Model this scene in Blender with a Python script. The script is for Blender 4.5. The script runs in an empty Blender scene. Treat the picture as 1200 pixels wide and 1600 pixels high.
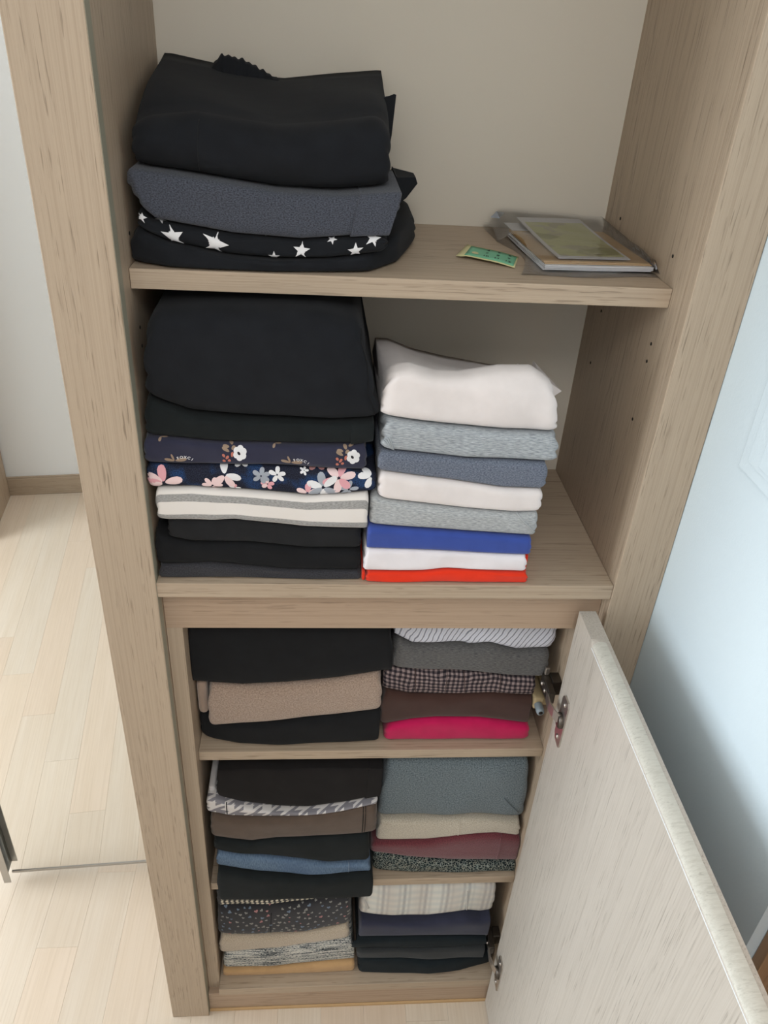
import bpy, bmesh, math, random
import numpy as np
from mathutils import Matrix, Vector

scene = bpy.context.scene
COL = scene.collection
rnd = random.Random(7)

# ------------------------------------------------------------------ camera
CF, CLOC, CPITCH, CYAW, CROLL = 1234.67, (0.2126, -0.8419, 1.7806), 0.5634, 0.0973, 0.0662
def make_camera():
    cp, sp, cy, sy = math.cos(CPITCH), math.sin(CPITCH), math.cos(CYAW), math.sin(CYAW)
    f = Vector((sy*cp, cy*cp, -sp)); r = Vector((cy, -sy, 0)); u = r.cross(f)
    r2 = math.cos(CROLL)*r + math.sin(CROLL)*u
    u2 = -math.sin(CROLL)*r + math.cos(CROLL)*u
    cd = bpy.data.cameras.new('camera'); co = bpy.data.objects.new('camera', cd); COL.objects.link(co)
    m = Matrix.Identity(4)
    for i in range(3):
        m[i][0], m[i][1], m[i][2], m[i][3] = r2[i], u2[i], -f[i], CLOC[i]
    co.matrix_world = m
    cd.sensor_fit = 'VERTICAL'; cd.sensor_height = 36.0; cd.lens = 36.0*CF/1600.0
    cd.clip_start = 0.02; cd.clip_end = 50
    scene.camera = co
make_camera()

# ------------------------------------------------------------------ sky, daylight, exposure
world = bpy.data.worlds.new('daylight_sky'); scene.world = world; world.use_nodes = True
bgn = world.node_tree.nodes['Background']
bgn.inputs[0].default_value = (0.80, 0.90, 1.0, 1); bgn.inputs[1].default_value = 0.6

def area(name, loc, target, sx, sy, power, col):
    ld = bpy.data.lights.new(name, 'AREA'); ld.shape = 'RECTANGLE'; ld.size = sx; ld.size_y = sy
    ld.energy = power; ld.color = col
    lo = bpy.data.objects.new(name, ld); COL.objects.link(lo)
    lo.location = loc
    lo.rotation_euler = (Vector(target)-Vector(loc)).to_track_quat('-Z', 'Y').to_euler()
    return lo
# daylight entering by the tall window of the left wall
area('window_daylight', (-2.55, 0.05, 1.12), (0.0, 0.05, 1.12), 1.45, 1.95, 69, (0.92, 0.99, 1.05))
# fill light added overhead to brighten stiles and back panel (unseen fitting below)
area('added_fill_light', (0.22, -1.15, 2.33), (0.22, -1.15, 0), 0.5, 0.5, 7.6, (1.0, 0.97, 0.94))

scene.view_settings.view_transform = 'Standard'
scene.view_settings.look = 'None'
scene.view_settings.gamma = 1.0
scene.view_settings.use_curve_mapping = False
scene.view_settings.exposure = 0.2

# ------------------------------------------------------------------ helpers
def lin(r, g, b):
    f = lambda c: (c/255/12.92) if c/255 <= .04045 else ((c/255+.055)/1.055)**2.4
    return (f(r), f(g), f(b), 1.0)

class N:
    """small node-tree writer"""
    def __init__(s, name):
        s.m = bpy.data.materials.new(name); s.m.use_nodes = True
        s.t = s.m.node_tree; s.t.nodes.clear()
        s.out = s.t.nodes.new('ShaderNodeOutputMaterial')
        s.b = s.t.nodes.new('ShaderNodeBsdfPrincipled')
        s.t.links.new(s.b.outputs[0], s.out.inputs[0])
    def put(s, sock, v):
        if isinstance(v, bpy.types.NodeSocket): s.t.links.new(v, sock)
        else: sock.default_value = v
    def math(s, op, a, b=0.0, c=None):
        n = s.t.nodes.new('ShaderNodeMath'); n.operation = op
        s.put(n.inputs[0], a); s.put(n.inputs[1], b)
        if c is not None: s.put(n.inputs[2], c)
        return n.outputs[0]
    def mix(s, f, a, b, mode='MIX'):
        n = s.t.nodes.new('ShaderNodeMix'); n.data_type = 'RGBA'; n.blend_type = mode
        s.put(n.inputs[0], f); s.put(n.inputs[6], a); s.put(n.inputs[7], b)
        return n.outputs[2]
    def coord(s, kind='Object', scale=(1, 1, 1), loc=(0, 0, 0), rot=(0, 0, 0)):
        if kind in ('UVMap', 'Frac'):
            t = s.t.nodes.new('ShaderNodeUVMap'); t.uv_map = kind; o = t.outputs[0]
        else:
            t = s.t.nodes.new('ShaderNodeTexCoord'); o = t.outputs[kind]
        m = s.t.nodes.new('ShaderNodeMapping')
        s.put(m.inputs[0], o); s.put(m.inputs[1], loc); s.put(m.inputs[2], rot); s.put(m.inputs[3], scale)
        return m.outputs[0]
    def noise(s, vec, scale=1.0, detail=3.0, rough=.5):
        n = s.t.nodes.new('ShaderNodeTexNoise')
        s.put(n.inputs['Vector'], vec); n.inputs['Scale'].default_value = scale
        n.inputs['Detail'].default_value = detail; n.inputs['Roughness'].default_value = rough
        return n.outputs[0]
    def voronoi(s, vec, scale=1.0, feature='F1', rand=1.0):
        n = s.t.nodes.new('ShaderNodeTexVoronoi'); n.feature = feature
        s.put(n.inputs['Vector'], vec); n.inputs['Scale'].default_value = scale
        n.inputs['Randomness'].default_value = rand
        return n.outputs['Distance']
    def sep(s, vec):
        n = s.t.nodes.new('ShaderNodeSeparateXYZ'); s.put(n.inputs[0], vec); return n.outputs
    def ramp(s, f, stops, const=False):
        n = s.t.nodes.new('ShaderNodeValToRGB'); s.put(n.inputs[0], f)
        cr = n.color_ramp
        if const: cr.interpolation = 'CONSTANT'
        while len(cr.elements) < len(stops): cr.elements.new(0.5)
        for e, (p, c) in zip(cr.elements, stops): e.position = p; e.color = c
        return n.outputs[0]
    def rnd(s):
        return s.t.nodes.new('ShaderNodeObjectInfo').outputs['Random']
    def bump(s, h, strength=.2, dist=.001):
        n = s.t.nodes.new('ShaderNodeBump'); n.inputs['Strength'].default_value = strength
        n.inputs['Distance'].default_value = dist; s.put(n.inputs['Height'], h)
        s.put(s.b.inputs['Normal'], n.outputs[0])
    def done(s, col, rough=.8, metal=0.0, spec=.3, sheen=0.0):
        s.put(s.b.inputs['Base Color'], col); s.put(s.b.inputs['Roughness'], rough)
        s.b.inputs['Metallic'].default_value = metal
        s.b.inputs['Specular IOR Level'].default_value = spec
        if sheen: s.b.inputs['Sheen Weight'].default_value = sheen; s.b.inputs['Sheen Roughness'].default_value = .6
        return s.m
def stepf(n, x, th, soft=0.0):
    if soft <= 0: return n.math('GREATER_THAN', x, th)
    k = n.math('SUBTRACT', x, th - soft/2); k = n.math('DIVIDE', k, soft)
    return n.math('MINIMUM', n.math('MAXIMUM', k, 0.0), 1.0)

# ------------------------------------------------------------------ materials
def wood(name, base, dark, axis, pore=.5, cathedral=0.0, rough=.48):
    n = N(name)
    def sc(along, across):
        v = [across]*3; v[axis] = along; return tuple(v)
    tone = n.noise(n.coord('Object', sc(.8, 16)), 1, 2)
    fine = n.noise(n.coord('Object', sc(5, 900)), 1, 2, .6)
    line = n.noise(n.coord('Object', sc(.9, 340), (3, 1, 2)), 1, 2, .5)
    dash = n.noise(n.coord('Object', sc(15, 430), (7, 3, 5)), 1, 2, .6)
    band = n.noise(n.coord('Object', sc(.7, 55), (1, 9, 4)), 1, 2)
    c = n.mix(stepf(n, tone, .5, .6), base, tuple(base[i]*.94 for i in range(3))+(1,))
    c = n.mix(n.math('MULTIPLY', stepf(n, line, .56, .2), .22), c, dark)
    c = n.mix(n.math('MULTIPLY', stepf(n, fine, .54, .3), .16), c, dark)
    p = n.math('MULTIPLY', stepf(n, dash, .622, .06), stepf(n, band, .46, .16))
    c = n.mix(n.math('MULTIPLY', p, pore), c, tuple(dark[i]*.62 for i in range(3))+(1,))
    n.bump(n.math('SUBTRACT', fine, p), .12, .0005)
    return n.done(c, rough, spec=.35)
OAK = lin(182, 164, 143); OAKD = lin(130, 111, 91)
M = {}
M['oak_up'] = wood('oak_laminate_upright', OAK, OAKD, 2, .55)
M['oak_across'] = wood('oak_laminate_across', OAK, OAKD, 0, .5)
M['oak_rail'] = wood('oak_laminate_rail', lin(180, 157, 135), lin(132, 108, 88), 0, .4)
M['oak_door'] = wood('oak_laminate_door', lin(190, 183, 173), lin(142, 132, 120), 2, .42)
M['oak_endgrain'] = wood('oak_laminate_cross_grain', lin(202, 200, 190), lin(150, 145, 132), 0, .3)
M['oak_brown'] = wood('brown_wood', lin(164, 130, 98), lin(116, 88, 64), 2, .4)
M['edge_band'] = N('edge_band').done(lin(150, 148, 132), .5)
def paint(name, col, b=.04):
    n = N(name); h = n.noise(n.coord('Object', (1, 1, 1)), 260, 3)
    n.bump(h, b, .002); return n.done(col, .75, spec=.2)
M['wall_white'] = paint('white_wallpaper', lin(236, 238, 239), .10)
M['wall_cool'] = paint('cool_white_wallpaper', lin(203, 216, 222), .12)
M['ceiling'] = paint('ceiling_white', lin(238, 237, 233))
M['back_board'] = paint('back_board_beige', lin(203, 195, 181))
M['cover_white'] = N('cover_white').done(lin(232, 238, 241), .4)
def planks():
    n = N('floor_plank_wood')
    r = n.rnd()
    v = n.t.nodes.new('ShaderNodeVectorMath'); v.operation = 'ADD'
    n.put(v.inputs[0], n.coord('Object', (1, 1, 1)))
    k = n.t.nodes.new('ShaderNodeCombineXYZ'); n.put(k.inputs[0], n.math('MULTIPLY', r, 37.0)); n.put(k.inputs[1], n.math('MULTIPLY', r, 91.0))
    n.put(v.inputs[1], k.outputs[0]); o = v.outputs[0]
    def mp(sc):
        m = n.t.nodes.new('ShaderNodeMapping'); n.put(m.inputs[0], o); m.inputs[3].default_value = sc; return m.outputs[0]
    a = n.noise(mp((30, 1.3, 1)), 1, 3); b = n.noise(mp((240, 5, 1)), 1, 3)
    c = n.ramp(r, [(0, lin(216, 203, 186)), (.35, lin(211, 199, 183)), (.65, lin(216, 199, 180)), (1, lin(211, 193, 174))])
    c = n.mix(n.math('MULTIPLY', stepf(n, a, .5, .5), .35), c, lin(198, 178, 152))
    c = n.mix(n.math('MULTIPLY', stepf(n, b, .55, .25), .16), c, lin(168, 146, 120))
    n.bump(b, .05, .0004)
    return n.done(c, .38, spec=.4)
M['plank'] = planks()
M['joint'] = N('floor_joint_dark').done(lin(150, 132, 112), .8)
M['mirror'] = N('mirror_silver').done((.90, .91, .90, 1), .0, metal=1.0)
M['alu'] = N('brushed_aluminium').done(lin(176, 172, 166), .35, metal=.6)
M['alu_dark'] = N('dark_aluminium').done(lin(96, 98, 94), .4, metal=.6)
M['steel'] = N('nickel_steel').done(lin(196, 190, 184), .38, metal=1.0)
M['steel_dark'] = N('dark_steel').done(lin(96, 90, 84), .35, metal=.9)
M['beige_plastic'] = N('beige_plastic').done(lin(176, 158, 124), .4)
M['grey_plastic'] = N('grey_plastic').done(lin(140, 152, 160), .35)
M['black_hole'] = N('dark_hole').done(lin(38, 34, 30), .8)

def fab_base(n, bump=.25, scale=1400):
    uv = n.coord('UVMap', (1, 1, 1))
    w = n.noise(uv, scale, 2, .6)
    big = n.noise(uv, 42, 3)
    n.bump(n.math('ADD', n.math('MULTIPLY', w, .6), n.math('MULTIPLY', big, 1.4)), bump, .0016)
    return uv, w, big
def fabric(name, rgb, var=.12, bump=.25, sheen=.15):
    n = N(name); uv, w, big = fab_base(n, bump)
    if sum(rgb) < 130: sheen = .03
    c0 = lin(*rgb); d = tuple(c*(1-2*var) for c in c0[:3])+(1,); l = tuple(min(1, c*(1+var)) for c in c0[:3])+(1,)
    c = n.mix(stepf(n, big, .5, .6), d, l); c = n.mix(n.math('MULTIPLY', w, var*2), c, d)
    return n.done(c, .92, spec=.12, sheen=sheen)
def heather(name, a, b, su=90, sv=900, th=.5, soft=.3, bump=.3, sheen=.12):
    n = N(name); uv, w, big = fab_base(n, bump)
    s1 = n.noise(n.coord('UVMap', (su, sv, 1)), 1, 3, .65)
    c = n.mix(stepf(n, s1, th, soft), lin(*a), lin(*b))
    k = stepf(n, big, .5, .8)
    c = n.mix(n.math('MULTIPLY', k, .12), c, lin(*a))
    return n.done(c, .93, spec=.1, sheen=sheen)
def fleece(name, a, b, bump=.6):
    n = N(name); uv = n.coord('UVMap', (1, 1, 1))
    w = n.noise(uv, 420, 4, .8); v2 = n.noise(uv, 60, 3)
    c = n.mix(stepf(n, w, .5, .22), lin(*a), lin(*b))
    c = n.mix(n.math('MULTIPLY', stepf(n, v2, .5, .5), .15), c, lin(*a))
    n.bump(n.math('ADD', w, v2), bump, .003)
    return n.done(c, .95, spec=.06, sheen=.35)
def stripes_v4(name):
    n = N(name); uv, w, big = fab_base(n, .25)
    f = n.sep(n.coord('Frac', (1, 1, 1)))[1]
    f = n.math('ADD', f, n.math('MULTIPLY', n.math('SUBTRACT', big, .5), .03))
    W = lin(226, 221, 216); 
    s1 = n.noise(n.coord('UVMap', (300, 1200, 1)), 1, 2, .6)
    G = n.mix(stepf(n, s1, .5, .4), lin(128, 127, 126), lin(178, 177, 175))
    g = stepf(n, f, .08, .02); g2 = stepf(n, f, .25, .02); g3 = stepf(n, f, .64, .02); g4 = stepf(n, f, .86, .02)
    k = n.math('ADD', n.math('SUBTRACT', g, g2), n.math('SUBTRACT', g3, g4))
    c = n.mix(k, W, G)
    return n.done(c, .92, spec=.1, sheen=.1)
def shirt_stripes(name):
    n = N(name); uv, w, big = fab_base(n, .5)
    o = n.sep(uv)
    wob = n.math('MULTIPLY', n.math('SUBTRACT', n.noise(uv, 30, 2), .5), .012)
    x = n.math('SUBTRACT', n.math('ADD', o[0], wob), n.math('MULTIPLY', o[1], .42))
    f = n.math('FRACT', n.math('DIVIDE', x, .0084))
    a = n.math('SUBTRACT', stepf(n, f, .55, .08), stepf(n, f, .78, .08))
    b = n.math('SUBTRACT', stepf(n, f, .06, .04), stepf(n, f, .14, .04))
    c = n.mix(a, lin(214, 216, 226), lin(132, 136, 150)); c = n.mix(n.math('MULTIPLY', b, .5), c, lin(168, 186, 214))
    return n.done(c, .85, spec=.15)
def gingham(name, light, mid, dark, p=.0078):
    n = N(name); uv, w, big = fab_base(n, .5)
    o = n.sep(uv); wob = n.math('MULTIPLY', n.math('SUBTRACT', n.noise(uv, 26, 2), .5), .010)
    a = stepf(n, n.math('FRACT', n.math('DIVIDE', n.math('ADD', o[0], wob), p)), .5, .06)
    b = stepf(n, n.math('FRACT', n.math('DIVIDE', n.math('ADD', o[1], wob), p)), .5, .06)
    s = n.math('MULTIPLY', n.math('ADD', a, b), .5)
    c = n.ramp(s, [(0, light), (.5, mid), (1, dark)])
    return n.done(c, .88, spec=.12)
def soft_plaid(name):
    n = N(name); uv, w, big = fab_base(n, .4)
    o = n.sep(uv)
    def wave(x, p, ph): return n.math('MULTIPLY_ADD', n.math('SINE', n.math('MULTIPLY_ADD', x, 6.2832/p, ph)), .5, .5)
    a = n.math('MULTIPLY', wave(o[0], .0105, .4), wave(o[0], .041, 1.0)); b = n.math('MULTIPLY', wave(o[1], .019, .8), .8)
    c = n.mix(n.math('MULTIPLY', a, .75), lin(218, 216, 208), lin(160, 158, 158))
    c = n.mix(n.math('MULTIPLY', b, .45), c, lin(178, 188, 192))
    c = n.mix(n.math('MULTIPLY', wave(o[0], .063, 2.2), .25), c, lin(184, 166, 156))
    return n.done(c, .88, spec=.12)
def denim(name):
    n = N(name); uv, w, big = fab_base(n, .4)
    s1 = n.noise(n.coord('UVMap', (900, 160, 1), (0, 0, 0), (0, 0, .6)), 1, 3, .6)
    f = n.noise(uv, 11, 2)
    c = n.mix(stepf(n, s1, .5, .4), lin(70, 88, 112), lin(118, 138, 156))
    c = n.mix(n.math('MULTIPLY', stepf(n, f, .5, .35), .55), c, lin(60, 78, 112))
    return n.done(c, .9, spec=.1)
def tweed(name):
    n = N(name); uv = n.coord('UVMap', (1, 1, 1))
    wob = n.noise(uv, 300, 2)
    v = n.t.nodes.new('ShaderNodeTexVoronoi'); v.feature = 'DISTANCE_TO_EDGE'
    n.put(v.inputs['Vector'], n.coord('UVMap', (190, 260, 1))); v.inputs['Scale'].default_value = 1.0
    e = v.outputs['Distance']
    k = n.math('MULTIPLY', stepf(n, n.math('MULTIPLY', e, -1.0), -.11, .06), stepf(n, wob, .42, .2))
    c = n.mix(n.noise(uv, 60, 2), lin(26, 34, 36), lin(40, 54, 58))
    c = n.mix(k, c, n.mix(n.noise(uv, 90, 1), lin(168, 164, 148), lin(110, 128, 130)))
    n.bump(n.math('ADD', k, wob), .6, .002)
    return n.done(c, .95, spec=.08)
def marl_knit(name):
    n = N(name); uv = n.coord('UVMap', (1, 1, 1))
    s1 = n.noise(n.coord('UVMap', (240, 620, 1)), 1, 3, .7); s2 = n.noise(n.coord('UVMap', (16, 240, 1)), 1, 2)
    s = n.math('ADD', n.math('MULTIPLY', s1, .65), n.math('MULTIPLY', s2, .45))
    c = n.ramp(s, [(.46, lin(44, 50, 54)), (.53, lin(136, 142, 144)), (.58, lin(208, 206, 198))])
    n.bump(s1, .7, .003)
    return n.done(c, .95, spec=.08)
def speckle_blue(name):
    n = N(name); uv, w, big = fab_base(n, .3)
    s = n.noise(uv, 900, 2, .7); bl = n.noise(uv, 26, 2, .5)
    c = n.mix(stepf(n, s, .54, .2), lin(27, 29, 41), lin(52, 56, 72))
    k = n.math('MULTIPLY', stepf(n, bl, .55, .10), stepf(n, s, .47, .12))
    c = n.mix(n.math('MULTIPLY', k, .6), c, lin(44, 84, 138))
    return n.done(c, .9, spec=.12)
def hounds(name):
    n = N(name); uv, w, big = fab_base(n, .3)
    o = n.sep(uv); p = .031
    u = n.math('FRACT', n.math('DIVIDE', o[0], p)); v = n.math('FRACT', n.math('DIVIDE', n.math('ADD', o[1], .012), p))
    d = n.math('FRACT', n.math('DIVIDE', n.math('SUBTRACT', o[0], n.math('MULTIPLY', o[1], 1.2)), p*.5))
    a = stepf(n, u, .5, .03); b = stepf(n, v, .5, .03); t = stepf(n, d, .5, .05)
    s = n.math('ADD', n.math('MULTIPLY', a, b), n.math('MULTIPLY', n.math('ABSOLUTE', n.math('SUBTRACT', a, b)), t))
    c = n.mix(s, lin(206, 202, 200), lin(128, 126, 132))
    return n.done(c, .9, spec=.1)

F = {}
F['black_cool'] = fabric('black_cotton_cool', (29, 31, 35))
F['black'] = fabric('black_cotton', (27, 28, 30))
F['black_warm'] = fabric('black_cotton_warm', (29, 27, 27))
F['black_soft'] = fabric('faded_black_jersey', (36, 37, 39))
F['black_green'] = fabric('greenish_black_cotton', (29, 33, 34))
F['charcoal'] = heather('charcoal_heather', (37, 37, 41), (64, 64, 69), 500, 700)
F['charcoal_soft'] = heather('soft_charcoal', (32, 35, 37), (48, 51, 53), 500, 700)
F['indigo'] = heather('indigo_grey_denim', (46, 49, 57), (88, 92, 103), 520, 900, .5, .3, .5)
F['navy'] = fabric('navy_cotton', (46, 47, 66), .08)
F['navy_deep'] = fabric('deep_navy_cotton', (46, 48, 66), .08)
F['floral'] = speckle_blue('speckled_navy_denim')
F['striped'] = stripes_v4('white_grey_banded_terry')
F['red'] = fabric('orange_red_cotton', (226, 52, 22), .05, .15)
F['white'] = fabric('white_cotton', (232, 228, 232), .03, .2)
F['blue'] = fabric('royal_blue_cotton', (56, 78, 156), .06, .2)
F['grey_light'] = heather('light_grey_heather', (128, 134, 140), (190, 196, 200), 110, 1000)
F['grey_light2'] = heather('pale_grey_heather', (140, 144, 147), (192, 195, 196), 150, 900)
F['cream'] = fabric('cream_white_cotton', (228, 221, 219), .03, .25)
F['blue_grey'] = heather('blue_grey_heather', (76, 82, 98), (128, 136, 150), 420, 800)
F['taupe'] = fleece('taupe_fleece', (134, 112, 98), (186, 164, 146))
F['magenta'] = fabric('magenta_knit', (190, 18, 82), .07, .4)
F['brown_dark'] = fabric('dark_brown_jersey', (66, 44, 38), .08)
F['gingham'] = gingham('brown_black_gingham', lin(150, 134, 132), lin(88, 78, 80), lin(42, 38, 44))
F['grey_dark'] = heather('dark_grey_heather', (72, 72, 74), (110, 109, 108), 160, 900)
F['shirt'] = shirt_stripes('blue_white_shirt_stripes')
F['denim'] = denim('washed_blue_denim')
F['brown'] = fabric('brown_corduroy', (88, 74, 64), .08, .5)
F['hounds'] = hounds('grey_white_houndstooth')
F['tweed'] = tweed('dark_teal_tweed')
F['maroon'] = fleece('maroon_velour', (84, 34, 42), (116, 54, 62), .35)
F['oat'] = fleece('oatmeal_fleece', (164, 154, 138), (204, 196, 180), .4)
F['slate'] = heather('slate_blue_marl', (70, 80, 86), (124, 136, 142), 420, 420, .48, .3)
F['camel'] = fabric('camel_rib_knit', (190, 154, 110), .07, .4)
F['knit'] = marl_knit('black_white_marl_knit')
F['beige'] = fleece('beige_fleece', (160, 146, 128), (196, 182, 162), .4)
F['heart_base'] = fabric('charcoal_print_cotton', (46, 46, 50), .08)
F['plaid'] = soft_plaid('pale_soft_plaid')
F['teal_black'] = fabric('teal_black_knit', (27, 34, 38), .1)
F['thread'] = fabric('dark_thread', (24, 24, 26))
def flat(name, rgb, rough=.8): return N(name).done(lin(*rgb), rough, spec=.15)
M['p_white'] = flat('print_white', (226, 226, 228)); M['p_pink'] = flat('print_pink', (222, 164, 172))
M['p_palepink'] = flat('print_pale_pink', (232, 206, 206)); M['p_grey'] = flat('print_grey', (160, 166, 176))
M['p_gold'] = flat('print_gold', (150, 130, 112)); M['p_orange'] = flat('print_orange', (186, 116, 100))
M['p_dot'] = flat('print_dot', (216, 210, 192)); M['p_bluegrey'] = flat('print_blue_grey', (112, 126, 142))
M['p_dark'] = flat('print_dark', (40, 38, 44)); M['p_rose'] = flat('print_rose', (168, 124, 124))
M['p_hgrey'] = flat('print_heart_grey', (138, 138, 134))
M['kraft'] = fabric('kraft_paper', (196, 164, 122), .06, .15, 0); M['paper'] = flat('white_paper', (222, 222, 226), .6)
M['olive_print'] = None
def olive():
    n = N('olive_card_print'); uv = n.coord('Object', (1, 1, 1))
    a = n.noise(uv, 22, 3); o = n.sep(uv)
    c = n.ramp(n.math('MULTIPLY_ADD', o[1], 3.2, .55), [(0, lin(206, 206, 92)), (.5, lin(192, 192, 98)), (1, lin(198, 200, 136))])
    c = n.mix(stepf(n, a, .56, .05), c, lin(182, 178, 142))
    c = n.mix(n.math('MULTIPLY', stepf(n, n.noise(n.coord('Object', (1, 1, 1), (3, 5, 0)), 16, 2), .62, .04), .7), c, lin(140, 138, 62))
    return n.done(c, .35, spec=.4)
M['olive_print'] = olive()
M['mint'] = flat('mint_paper', (118, 182, 148), .5); M['cream_edge'] = flat('cream_paper_edge', (214, 208, 158), .5)
def film():
    n = N('clear_plastic_film'); t = n.t
    tr = t.nodes.new('ShaderNodeBsdfTransparent'); tr.inputs[0].default_value = (1, 1, 1, 1)
    gl = t.nodes.new('ShaderNodeBsdfGlossy'); gl.inputs[0].default_value = (.9, .92, .95, 1); gl.inputs[1].default_value = .16
    df = t.nodes.new('ShaderNodeBsdfDiffuse'); df.inputs[0].default_value = (.62, .64, .66, 1)
    m1 = t.nodes.new('ShaderNodeMixShader'); m1.inputs[0].default_value = .05
    m2 = t.nodes.new('ShaderNodeMixShader')
    fr = t.nodes.new('ShaderNodeFresnel'); fr.inputs[0].default_value = 1.3
    h = n.noise(n.coord('Object', (1, 1, 1)), 90, 3); bp = t.nodes.new('ShaderNodeBump'); bp.inputs['Strength'].default_value = .5; bp.inputs['Distance'].default_value = .004
    t.links.new(h, bp.inputs['Height']); t.links.new(bp.outputs[0], gl.inputs['Normal'])
    t.links.new(tr.outputs[0], m1.inputs[1]); t.links.new(df.outputs[0], m1.inputs[2])
    t.links.new(fr.outputs[0], m2.inputs[0]); t.links.new(m1.outputs[0], m2.inputs[1]); t.links.new(gl.outputs[0], m2.inputs[2])
    t.links.new(m2.outputs[0], n.out.inputs[0]); t.nodes.remove(n.b)
    return n.m
M['film'] = film()

# ------------------------------------------------------------------ object helpers
def tag(o, label=None, cat=None, group=None, kind=None):
    if label: o['label'] = label
    if cat: o['category'] = cat
    if group: o['group'] = group
    if kind: o['kind'] = kind
    return o
def empty(name, loc, label=None, cat=None, group=None):
    o = bpy.data.objects.new(name, None); o.empty_display_size = .05; COL.objects.link(o); o.location = loc
    return tag(o, label, cat, group)
def link(name, me, mat, parent=None, smooth=False):
    if mat is not None and not me.materials: me.materials.append(mat)
    if smooth:
        for p in me.polygons: p.use_smooth = True
    o = bpy.data.objects.new(name, me); COL.objects.link(o)
    if parent is not None:
        o.parent = parent
        l = Vector((0, 0, 0)); q = parent
        while q is not None: l += q.location; q = q.parent
        o.location = -l                     # meshes are written in world metres
    return o
def boxes(name, bs, mat, parent=None, bevel=.0012, seg=2):
    """one mesh of several boxes (x0,x1,y0,y1,z0,z1), edges bevelled"""
    bm = bmesh.new()
    for x0, x1, y0, y1, z0, z1 in bs:
        r = bmesh.ops.create_cube(bm, size=1.0)
        for v in r['verts']:
            v.co = Vector((x0 if v.co.x < 0 else x1, y0 if v.co.y < 0 else y1, z0 if v.co.z < 0 else z1))
    if bevel: bmesh.ops.bevel(bm, geom=bm.edges[:], offset=bevel, segments=seg, affect='EDGES', profile=.6)
    me = bpy.data.meshes.new(name); bm.to_mesh(me); bm.free()
    return link(name, me, mat, parent)
def pyd(name, v, f, mat, parent=None, smooth=False):
    me = bpy.data.meshes.new(name); me.from_pydata([tuple(p) for p in v], [], f); me.update()
    bm = bmesh.new(); bm.from_mesh(me); bmesh.ops.recalc_face_normals(bm, faces=bm.faces[:]); bm.to_mesh(me); bm.free()
    return link(name, me, mat, parent, smooth)
def tube(name, pts, r, mat, parent=None, seg=10, cap=True, smooth=True):
    pts = [Vector(p) for p in pts]; rs = r if isinstance(r, (list, tuple)) else [r]*len(pts)
    v, f = [], []
    for i, p in enumerate(pts):
        d = (pts[min(i+1, len(pts)-1)]-pts[max(i-1, 0)]).normalized()
        a = d.cross(Vector((0, 0, 1)) if abs(d.z) < .9 else Vector((1, 0, 0))).normalized(); b = d.cross(a)
        for k in range(seg):
            t = 2*math.pi*k/seg; v.append(p+(a*math.cos(t)+b*math.sin(t))*rs[i])
    for i in range(len(pts)-1):
        for k in range(seg):
            f.append((i*seg+k, i*seg+(k+1) % seg, (i+1)*seg+(k+1) % seg, (i+1)*seg+k))
    if cap: f += [tuple(range(seg))[::-1], tuple((len(pts)-1)*seg+k for k in range(seg))]
    return pyd(name, v, f, mat, parent, smooth)

# ------------------------------------------------------------------ the room
def struct(o): o['kind'] = 'structure'; return o
DX = 0.686                                   # plane of the right wall
fl = struct(boxes('floor', [(-2.75, 1.6, -1.6, 1.6, -.08, -.012)], M['joint'], None, 0))
struct(boxes('wall_rear', [(-2.75, 1.6, -1.60, -1.480, 0, 2.4)], M['wall_white'], None, 0))
struct(boxes('baseboard_rear', [(-2.6, .79, -1.480, -1.466, 0, .078), (-2.6, .79, -1.480, -1.470, .078, .083)], M['oak_across'], None, .002))
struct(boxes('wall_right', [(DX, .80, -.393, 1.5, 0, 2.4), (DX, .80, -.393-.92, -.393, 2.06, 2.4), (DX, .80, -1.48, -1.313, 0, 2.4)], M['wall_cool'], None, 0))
struct(boxes('baseboard_right', [(DX-.012, DX, -.392, -.01, 0, .083)], M['oak_up'], None, .002))
struct(boxes('ceiling', [(-2.75, 1.6, -1.6, 1.6, 2.4, 2.5)], M['ceiling'], None, 0))
struct(boxes('wall_back', [(-2.75, 1.6, 1.5, 1.62, 0, 2.4), (-.05, DX-.002, .362, 1.5, 0, 2.4)], M['wall_white'], None, 0))
struct(boxes('wall_left', [(-2.75, -2.6, -1.48, -.72, 0, 2.4), (-2.75, -2.6, 1.22, 1.5, 0, 2.4), (-2.75, -2.6, -.72, 1.22, 2.14, 2.4), (-2.75, -2.6, -.72, 1.22, 0, .1)], M['wall_white'], None, 0))
struct(boxes('window_1', [(-2.70, -2.65, -.72, -.66, .1, 2.14), (-2.70, -2.65, 1.16, 1.22, .1, 2.14), (-2.70, -2.65, -.66, 1.16, .1, .16), (-2.70, -2.65, -.66, 1.16, 2.08, 2.14), (-2.70, -2.65, .22, .28, .16, 2.08)], M['cover_white'], None, .004))
dr = struct(boxes('door_1', [(.745, .785, -1.30, -.400, .006, 2.04)], M['oak_brown'], None, .002))
struct(boxes('trim_1', [(.700, .799, -.408, -.3935, 0, 2.05), (.700, .799, -1.3125, -1.300, 0, 2.05)], M['oak_brown'], None, .0015))
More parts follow.
